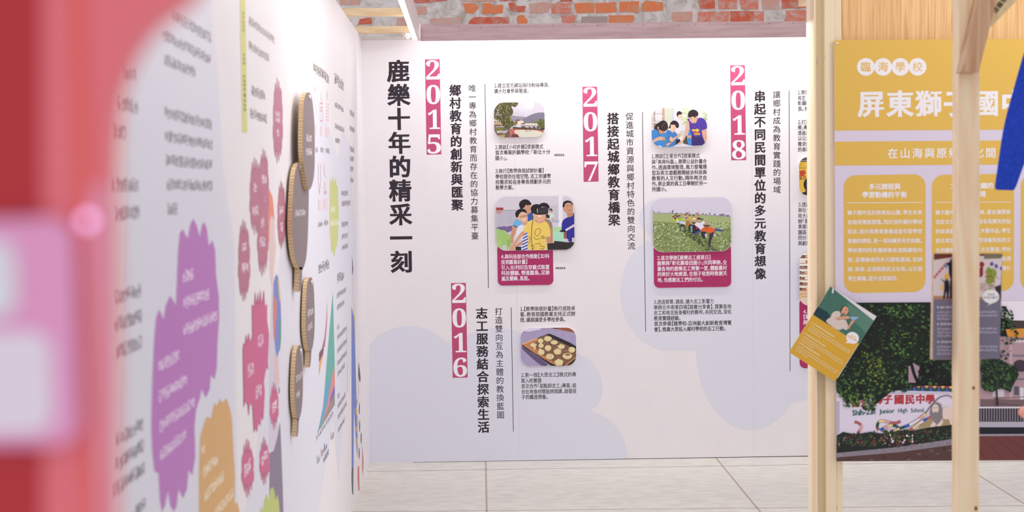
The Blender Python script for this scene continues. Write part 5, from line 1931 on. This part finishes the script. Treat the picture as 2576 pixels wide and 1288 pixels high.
    p.poly([(2341, 1026), (2346, 1015), (2356, 1011), (2366, 1016), (2370, 1030), (2370, 1046), (2366, 1058), (2357, 1068), (2349, 1062), (2342, 1052), (2338, 1040)], D(128, 120, 124))
    p.ell(2352, 1028, 8.5, 12, D(210, 194, 186), 16)
    for q in ([(2347, 1026), (2350, 1025)], [(2354, 1025), (2357, 1024.5)], [(2349, 1035), (2352, 1038), (2355, 1035)], [(2348, 1039), (2356, 1039)]):
        p.line(q, 1.3, D(60, 52, 58))
    p.line([(2392, 1034), (2398, 1040), (2402, 1036)], 1.6, D(196, 178, 170))
    # planting, kerb, brick pavement
    p.poly([(2104, 1096), (2120, 1086), (2150, 1092), (2190, 1086), (2215, 1090), (2260, 1086), (2300, 1082), (2340, 1074), (2411, 1066), (2412, 1106), (2104, 1148)], D(38, 42, 38))
    p.specks(330, (2104, 1080, 2412, 1122), 3.2, [D(46, 62, 46), D(58, 78, 54), D(34, 44, 36), D(70, 92, 60), D(84, 50, 56)], [(2104, 1096), (2150, 1088), (2300, 1080), (2412, 1066), (2412, 1100), (2104, 1130)])
    p.specks(46, (2108, 1094, 2300, 1122), 1.9, [D(190, 96, 140), D(206, 120, 150), D(196, 78, 84), D(170, 60, 70)])
    p.specks(16, (2220, 1090, 2295, 1116), 2.6, [D(222, 214, 220)])
    p.poly([(2104, 1139), (2260, 1124), (2412, 1101), (2412, 1116), (2260, 1137), (2104, 1150)], D(132, 124, 134))
    p.specks(200, (2104, 1104, 2412, 1150), 1.2, [D(160, 152, 160), D(104, 98, 108)], [(2104, 1140), (2412, 1103), (2412, 1115), (2104, 1149)])
    p.poly([(2104.2, 1150), (2260, 1137), (2412, 1116), (2440, 1112), (2440, 1158), (2104.2, 1160)], D(84, 62, 58))
    for i in range(30):
        x = 2130 + i * 10 + (i % 3) * 3
        y = 1154 - max(0, (x - 2150)) * .12 + (i % 4) * 5
        if y < 1157:
            p.poly([(x, y), (x + 9, y - 1), (x + 10, y + 2), (x + 1, y + 3)], D(*RND.choice([(104, 74, 68), (118, 96, 94), (92, 66, 62), (70, 50, 48)])))
    # foliage masses
    LEAF = [D(38, 54, 36), D(52, 76, 46), D(26, 34, 28), D(66, 96, 54), D(30, 44, 34), D(22, 26, 24)]
    crown = [(2102.5, 764), (2345, 762), (2412, 762), (2412, 960), (2380, 965), (2300, 972), (2240, 985), (2200, 1018), (2190, 1000), (2140, 1012), (2120, 1000), (2104, 985)]
    p.poly(crown, D(30, 36, 31))
    p.specks(1500, (2104, 764, 2412, 990), 3.6, LEAF + [D(30, 40, 31), D(24, 30, 26)], crown, 1.25)
    for bx in ((2104, 925, 2175, 1000), (2180, 930, 2290, 985), (2170, 990, 2202, 1030), (2120, 985, 2160, 1022), (2240, 830, 2290, 900), (2220, 765, 2300, 800)):
        p.specks(90, bx, 3.4, [D(52, 84, 50), D(72, 106, 58), D(40, 62, 40), D(98, 124, 56), D(30, 42, 31), D(26, 34, 28)])
    p.specks(110, (2150, 880, 2250, 960), 2.6, [D(128, 140, 64), D(104, 120, 54), D(80, 98, 50), D(50, 66, 40)], [(2160, 880), (2215, 900), (2240, 960), (2190, 965)])
    p.poly([(2284, 922), (2296, 912), (2312, 922), (2306, 962), (2284, 962)], D(160, 136, 146))
    p.line([(2290, 910), (2298, 940), (2310, 968)], 8, D(28, 26, 32))
    p.poly([(2312, 900), (2350, 890), (2345, 968), (2318, 968)], D(24, 24, 28))
    p.poly([(2345, 895), (2400, 890), (2395, 966), (2348, 966)], D(28, 30, 30))
    p.specks(80, (2310, 890, 2410, 966), 5, LEAF)
    # branches of the far tree and the small street tree
    far = [(2380, 770), (2500, 760), (2532, 776), (2546, 800), (2560, 840), (2545, 880), (2530, 905), (2480, 920), (2400, 960), (2380, 940)]
    p.specks(420, (2380, 762, 2560, 960), 3.6, LEAF + [D(60, 92, 66)], far)
    p.specks(30, (2515, 772, 2545, 800), 3, LEAF)
    st = [(2466, 905), (2500, 900), (2530, 912), (2556, 925), (2560, 945), (2548, 966), (2540, 985), (2515, 975), (2490, 985), (2468, 975)]
    p.poly(st, D(38, 46, 40))
    p.specks(360, (2460, 900, 2566, 992), 3.4, LEAF, st)
    p.line([(2505, 975), (2506, 995), (2508, 1020)], 4, D(44, 36, 38))


bprint('school_gate_photo_print', draw_gate, .0003)
for i, (x, y) in enumerate(((2105, 110), (2112.3, 1152.5))):
    bm = bmesh.new()
    bmesh.ops.create_uvsphere(bm, u_segments=16, v_segments=8, radius=.0052)
    for v in bm.verts:
        v.co.z *= .5
    rot = Matrix(((RTH.x, 0, -FWH.x), (RTH.y, 0, -FWH.y), (0, 1, 0))).to_4x4()
    bmesh.ops.transform(bm, matrix=Matrix.Translation(PB.hit(x, y)) @ rot, verts=bm.verts)
    me = bpy.data.meshes.new('screw')
    bm.to_mesh(me)
    bm.free()
    link('screw', me, M_STEEL, brd)
settle(brd)

# ================================================================== YELLOW PAMPHLET ON THE POST
PP1 = facing(BD - .022)
M_PAPER = mat('white_paper', (.82, .79, .82, 1), .6, .2)


def sheet(name, plane, px, thick, m, parent):
    f = [plane.hit(*q) for q in px]
    return link(name, solid(f, [p - plane.n * thick for p in f]), m, parent)


pam = empty('yellow_pamphlet')
tag(pam, 'pamphlet with green photo top and yellow text, hanging askew from the plywood post', 'pamphlet')
qd = [(2089, 720.5), (2198, 806.5), (2100, 959.5), (1984.5, 886)]
sheet('back_page', PP1.off(-.003), [(2089.5, 721), (2205, 796), (2107, 952), (1988, 884)], .0015, M_PAPER, pam)
sheet('front_page', PP1, qd, .0012, M_PAPER, pam)
p = Print(PP1, .0002, .00002, (1990, 700, 4.77))
GY = C(204, 158, 56, .8)
p.xf = (0, 0, 1)
p.poly(qd, GY)
p.poly([(2089, 720.5), (2198, 806.5), (2161.4, 865), (2045.5, 791.5)], C(66, 106, 92, .8))
p.clip_to([PP1.uv(*q) for q in qd])
p.smooth = True
p.poly([(2045.5, 791.5), (2056, 771), (2082, 785), (2100, 815), (2092, 822)], C(36, 60, 64, .8))
p.poly([(2130, 760), (2200, 806), (2180, 840), (2140, 800)], C(86, 124, 108, .8))
p.xf = (1990, 700, 4.77)
SKN = C(206, 150, 122, .8)
p.poly([(413, 525), (440, 485), (475, 470), (490, 420), (530, 393), (575, 395), (590, 410), (600, 440), (560, 480), (545, 505), (650, 490), (670, 530), (695, 600), (660, 625), (620, 600), (570, 632)], C(202, 188, 180, .8))
p.poly([(525, 500), (540, 465), (640, 455), (690, 450), (708, 470), (690, 490), (640, 488)], SKN)
p.poly([(660, 600), (700, 560), (715, 520), (740, 500), (768, 505), (750, 530), (715, 570), (690, 615)], SKN)
p.ell(645, 390, 42, 52, SKN, 18, .3)
p.poly([(588, 395), (600, 350), (622, 332), (640, 326), (632, 345), (614, 372), (604, 402)], C(76, 62, 58, .8))
p.line([(648, 375), (676, 385)], 6, C(90, 62, 54, .8))
p.ell(632, 425, 14, 10, C(150, 66, 60, .8), 10)
p.poly([(705, 465), (740, 460), (790, 465), (815, 460), (795, 485), (760, 500), (720, 495)], C(140, 166, 200, .8))
p.ell(738, 715, 78, 70, WI, 24, .4)
p.poly([(672, 755), (655, 775), (690, 780), (720, 765)], WI)
p.row('屏東獅子國中', 675, 690, 790, 752, 26, GY, .03, 4)
p.scrawl(720, 684, 775, 16, GY, 712)
for (x0, y0), n in (((262, 540), 3), ((178, 668), 2), ((110, 780), 2)):
    l = 260 if n == 3 else 235
    p.scrawl(x0, y0, x0 + l, 20, C(238, 222, 190, .85), y0 + l * .645)
    p.ell(x0 - 14, y0 - 8, 6, 6, C(238, 222, 190, .85), 8)
    for j in range(3):
        ox, oy = x0 - 30 - j * 15, y0 + 26 + j * 24
        ll = (960 - ox - .648 * (oy - 497)) / 1.424 if j < 2 else 150
        p.scrawl(ox, oy, ox + ll, 15, C(232, 212, 170, .85), oy + ll * .655)
p.build('cover_print', pam)
# white cord loop and eyelet
h0 = PP1.hit(2095.5, 726)
h1 = PP1.hit(2094, 738)
bm = bmesh.new()
me = solid([h0 - RTH * .0025 + PP1.n * .004, h0 + RTH * .0025 + PP1.n * .004, h1 + RTH * .0025 + PP1.n * .004, h1 - RTH * .0025 + PP1.n * .004],
           [h0 - RTH * .0025 - PP1.n * .004, h0 + RTH * .0025 - PP1.n * .004, h1 + RTH * .0025 - PP1.n * .004, h1 - RTH * .0025 - PP1.n * .004])
link('white_tie', bevel(me, .001, 2), M_FOAM, pam)
bm.free()
settle(pam)

# ================================================================== PINE POST, BRACE, GREY PAMPHLET, TAG, RIBBON
FDP = 3.55
pine = empty('pine_post')
tag(pine, 'square pale pine post standing in front of the yellow school board', 'post')
upright('timber', 2412.4, 2464.4, FDP, .056, 0, 2.42, M_PINE, pine, 644, .0015)
kn = mat('wood_knot', C(138, 98, 66), .6, .1)
fpp = facing(FDP)
for x, y, r in ((2449, 976, 3.6), (2455, 1279, 4.2)):
    c = fpp.hit(x, y) - FWH * .0004
    pts = [c + RTH * (.0011 * r * math.cos(a)) + ZUP * (.0015 * r * math.sin(a)) for a in [k * math.pi / 6 for k in range(12)]]
    link('knot', mesh_from(pts, [list(range(12))]), kn, pine)
ux = fpp.uv(2412.4, 644)[0]
settle(pine)
rail = struct(link('trim_2', bevel(box_pts(fpp.pt(ux, 2.4202), RTH * 1.3, FWH * .056, ZUP * .056), .0015, 1), M_PINE_H))
# brace leaning on the front of the post
bp = facing(FDP - .047)
q = [bp.hit(2419, 181), bp.hit(2462.6, 181), bp.hit(2462.6 + 44.7 * 2.62, 181 - 181 * 2.62), bp.hit(2419 + 43 * 2.62, 181 - 181 * 2.62)]
brace = link('timber_brace', bevel(solid(q, [v + FWH * .0472 for v in q]), .001, 1), M_BROWN)
tag(brace, 'slanting timber brace fixed across the upper front of the pine post', 'brace')
settle(brace)
# cream tag hanging behind the brace
tp = facing(FDP + .02)
tg = empty('paper_tag')
tag(tg, 'cream paper tag with black brushed characters behind the slanting brace', 'paper tag')
sheet('paper', tp, [(2468, 66), (2495, 66), (2836, -286), (2690, -300)], .0012, M_KRAFT, tg)
p = Print(tp, .0002)
for c, x, y in (('新', 2528, 2), ('舘', 2517, 15), ('校', 2507.5, 28)):
    p.row(c, x - 8, y - 7, x + 8, y + 5, 15, C(70, 56, 44), .04, 8)
p.build('tag_lettering', tg)
settle(tg)
# grey pamphlet hung on the back of the post
gp = facing(FDP + .062)
gpam = empty('grey_pamphlet')
tag(gpam, 'grey pamphlet with a photo of people in black, hanging behind the pine post', 'pamphlet')
gq = [(2349, 637.8), (2521.6, 638.3), (2514.6, 902.4), (2346, 904.2)]
sheet('wooden_back', gp.off(-.004), [(2345.5, 637), (2400, 637), (2400, 904.6), (2340.6, 904.6)], .004, M_PINE_H, gpam)
sheet('cover', gp, gq, .0035, M_PAPER, gpam)
p = Print(gp, .0002, .00003)
p.poly(gq, C(110, 106, 124, .78))
p.clip_to([gp.uv(*q) for q in gq])
p.xf = (2280, 600, 3.787)
G = lambda r, g, b: C(r, g, b, .78)
p.poly([(262, 143), (915, 145), (890, 578), (250, 578)], G(206, 194, 196))
p.poly([(262, 143), (915, 145), (915, 175), (700, 165), (500, 170), (262, 205)], G(104, 52, 44))
p.poly([(740, 150), (910, 150), (905, 190), (740, 195)], G(116, 110, 92))
p.poly([(250, 545), (890, 560), (890, 578), (250, 578)], G(168, 126, 98))
p.line([(262, 375), (385, 235)], 22, G(176, 66, 66))
for i in range(5):
    p.ell(280 + i * 24, 355 - i * 27, 7, 7, G(216, 200, 200), 8)
BK = G(38, 34, 46)
p.poly([(372, 235), (410, 225), (418, 200), (440, 200), (445, 235), (490, 310), (450, 270), (452, 330), (455, 390), (420, 390), (405, 330), (402, 260)], BK)
p.ell(427, 212, 13, 18, G(70, 54, 54), 12)
p.poly([(318, 375), (365, 405), (405, 400), (412, 470), (400, 575), (385, 575), (380, 500), (365, 575), (348, 575), (360, 480), (360, 420)], BK)
p.poly([(415, 400), (440, 375), (468, 405), (470, 500), (470, 575), (412, 575)], BK)
p.ell(438, 385, 14, 18, BK, 12)
p.ell(383, 395, 12, 16, G(70, 54, 54), 12)
p.poly([(360, 340), (405, 335), (400, 385), (362, 385)], G(226, 178, 76))
p.poly([(325, 450), (350, 435), (352, 490), (330, 490)], G(226, 182, 76))
p.ell(380, 262, 14, 18, G(80, 140, 206), 10)
for x, y in ((720, 250), (712, 300), (712, 345)):
    p.ell(x, y, 22, 26, G(140, 40, 52), 8, 0, .3)
for x, y in ((812, 240), (856, 262), (905, 285)):
    p.ell(x, y, 17, 19, G(86, 74, 142), 8, 0, .3)
p.poly([(750, 320), (775, 270), (860, 310), (850, 350), (835, 410), (790, 440), (750, 405), (775, 360)], G(126, 146, 58))
p.specks(40, (755, 280, 850, 430), 9, [G(150, 166, 70), G(100, 116, 52), G(176, 96, 60)])
p.line([(840, 345), (880, 385)], 6, G(196, 120, 80))
p.specks(60, (705, 430, 830, 500), 11, [G(176, 160, 150), G(140, 156, 96), G(196, 160, 168)])
p.poly([(840, 460), (900, 440), (900, 575), (870, 560)], G(52, 46, 56))
p.ell(803, 552, 80, 66, G(232, 228, 240), 22)
p.poly([(770, 605), (790, 625), (755, 650), (820, 615)], G(232, 228, 240))
p.scrawl(770, 532, 840, 20, G(120, 114, 140), 532)
p.scrawl(735, 562, 870, 22, G(100, 94, 124), 562)
TX = G(178, 174, 196)
for y0 in (655, 815, 985):
    p.scrawl(320, y0, 505, 24, G(206, 202, 220), y0)
    p.ell(300, y0, 9, 9, G(206, 202, 220), 8)
    for j, (xa, xb) in enumerate(((290, 865), (290, 865), (290, 470))):
        p.scrawl(xa, y0 + 46 + j * 33, xb, 22, TX, y0 + 44 + j * 33)
p.build('cover_print', gpam)
settle(gpam)

# blue cloth ribbon hanging in from the side
rb = facing(FDP - .012)
L_ = [(2730, -322), (2680, -160), (2640, -40), (2600, 60), (2576, 130), (2553, 218), (2527, 307), (2515, 376), (2505, 440), (2497.6, 479)]
R_ = [(2800, -322), (2756, -140), (2720, -20), (2690, 90), (2660, 190), (2625, 290), (2596, 360), (2577, 410), (2566, 445), (2555.4, 481)]
vs, fs = [], []
NW = 6
for i, (a, b) in enumerate(zip(L_, R_)):
    pa, pb = rb.hit(*a), rb.hit(*b)
    for k in range(NW + 1):
        t = k / NW
        vs.append(pa + (pb - pa) * t - FWH * (.006 * math.sin(i * .9 + t * 2.4) + .004 * math.sin(t * math.pi)))
n1 = NW + 1
for i in range(len(L_) - 1):
    for k in range(NW):
        fs.append([i * n1 + k, (i + 1) * n1 + k, (i + 1) * n1 + k + 1, i * n1 + k + 1])
rib = link('blue_ribbon', mesh_from(vs, fs), M_BLUE)
for pl in rib.data.polygons:
    pl.use_smooth = True
md = rib.modifiers.new('thickness', 'SOLIDIFY')
md.thickness = .0015
md = rib.modifiers.new('smooth', 'SUBSURF')
md.levels = md.render_levels = 2
tag(rib, 'bright blue cloth ribbon hanging at an angle in front of the yellow board', 'ribbon')
settle(rib)

# rounded peach tip reaching in at the frame's edge
fp3 = facing(FDP + .028)
bm = bmesh.new()
bmesh.ops.create_uvsphere(bm, u_segments=24, v_segments=16, radius=1)
c = fp3.hit(2590, 1037)
for v in bm.verts:
    v.co = Vector((v.co.x * .030, v.co.y * .021, v.co.z * .021 * (1 + .12 * v.co.x)))
bmesh.ops.transform(bm, matrix=Matrix.Translation(c), verts=bm.verts)
me = bpy.data.meshes.new('tip')
bm.to_mesh(me)
bm.free()
for pl in me.polygons:
    pl.use_smooth = True
tip = empty('peach_bauble')
link('ball', me, mat('peach_skin_tone', C(238, 160, 140, .85), .5, .3), tip)
link('cord', box_pts(c - RTH * .0008 - FWH * .0008, RTH * .0016, FWH * .0016, ZUP * (2.4203 - c.z)), M_FOAM, tip)
tag(tip, 'small rounded peach pink bauble beside the printed school fence', 'bauble')
settle(tip)

# ================================================================== RED PANEL CLOSE TO THE CAMERA
RD_ = .43
rp = facing(RD_)
arch = [(560, -260), (520, -120), (496, -40), (470, 0), (430, 26), (380, 66), (346, 106), (320, 150), (300, 196), (285, 245), (277, 320), (272, 400), (272, 1500)]
outer = [(108, 1500), (108, -260)]
fpts = [rp.hit(*q) for q in arch + outer]
red = empty('red_display_panel')
tag(red, 'red panel with a curved cut-out edge, close by at the very left', 'display panel')
me = solid(fpts, [v + FWH * .012 for v in fpts])
link('arched_front', me, M_RED, red)
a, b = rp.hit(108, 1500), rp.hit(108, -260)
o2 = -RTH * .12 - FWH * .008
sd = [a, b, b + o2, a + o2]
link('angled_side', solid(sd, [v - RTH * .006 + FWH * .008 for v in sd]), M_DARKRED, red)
# upright rounded rib
c0, c1 = rp.hit(214, 1500), rp.hit(214, -260)
bm = bmesh.new()
ret = bmesh.ops.create_cone(bm, cap_ends=True, segments=20, radius1=.0022, radius2=.0022, depth=(c1 - c0).length)
bmesh.ops.transform(bm, matrix=Matrix.Translation((c0 + c1) / 2), verts=bm.verts)
me = bpy.data.meshes.new('rib')
bm.to_mesh(me)
bm.free()
link('rib', me, mat('red_orange_rib', C(240, 92, 84, .66), .4, .3), red)
eo = [(230, 1500), (230, 470), (268, 470), (270, 1500)]
er = facing(RD_ - .0004)
sheet('edge_strip', er, eo, .0003, mat('pink_edge_tint', C(246, 150, 174, .7), .4, .3), red)  # brighter pink of the panel's lower edge, put into the strip's colour
settle(red)

# pale lilac plates on the red panel, and a glowing bead for its glint
sg = empty('lilac_plates')  # plates stand in for a blurred pale area on the panel
tag(sg, 'pale lilac and pink plates low on the red panel at the very left', 'sign')
sp_ = facing(RD_ - .0045)


def soft_plate(name, x0, y0, x1, y1, r, m, d):
    ol = round_rect(sp_.off(d), x0, y0, x1, y1, r)
    q = sp_.off(d)
    return link(name, solid([q.pt(u, v, .0006) for u, v in ol], [q.pt(u, v, 0) for u, v in ol]), m, sg)


soft_plate('pink_backing', -330, 552, 196, 1122, 60, mat('lilac_pink_card', C(224, 142, 178, .66), .5, .2), 0)
soft_plate('pale_patch', -330, 836, 132, 1092, 50, mat('pale_lilac_card', C(230, 204, 240, .72), .5, .2), .0008)
soft_plate('blue_patch', -330, 606, 42, 800, 50, mat('pale_blue_lilac_card', C(208, 208, 246, .72), .5, .2), .0008)
settle(sg)
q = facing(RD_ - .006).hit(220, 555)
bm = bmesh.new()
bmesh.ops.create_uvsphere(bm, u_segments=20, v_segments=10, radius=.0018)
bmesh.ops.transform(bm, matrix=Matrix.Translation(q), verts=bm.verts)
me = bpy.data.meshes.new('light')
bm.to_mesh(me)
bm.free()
for pl in me.polygons:
    pl.use_smooth = True
glint = empty('glint_bead')  # glowing bead added to paint a blurred glint, no lamp here
tag(glint, 'small glowing pink bead painting a glint on the edge of the red panel', 'glint')
link('bead', me, mat('pink_glow', (.8, .5, .7, 1), .4, .3, 0, (.78, .47, .92, 1), 2.3), glint)
bm = bmesh.new()
bmesh.ops.create_cone(bm, cap_ends=True, segments=20, radius1=.0012, radius2=.0012, depth=.008)
bmesh.ops.transform(bm, matrix=Matrix.Translation(q + FWH * .004) @ FWH.to_track_quat('Z', 'Y').to_matrix().to_4x4(), verts=bm.verts)
me = bpy.data.meshes.new('glint_stem')
bm.to_mesh(me)
bm.free()
link('glint_stem', me, M_DARKRED, glint)
settle(glint)
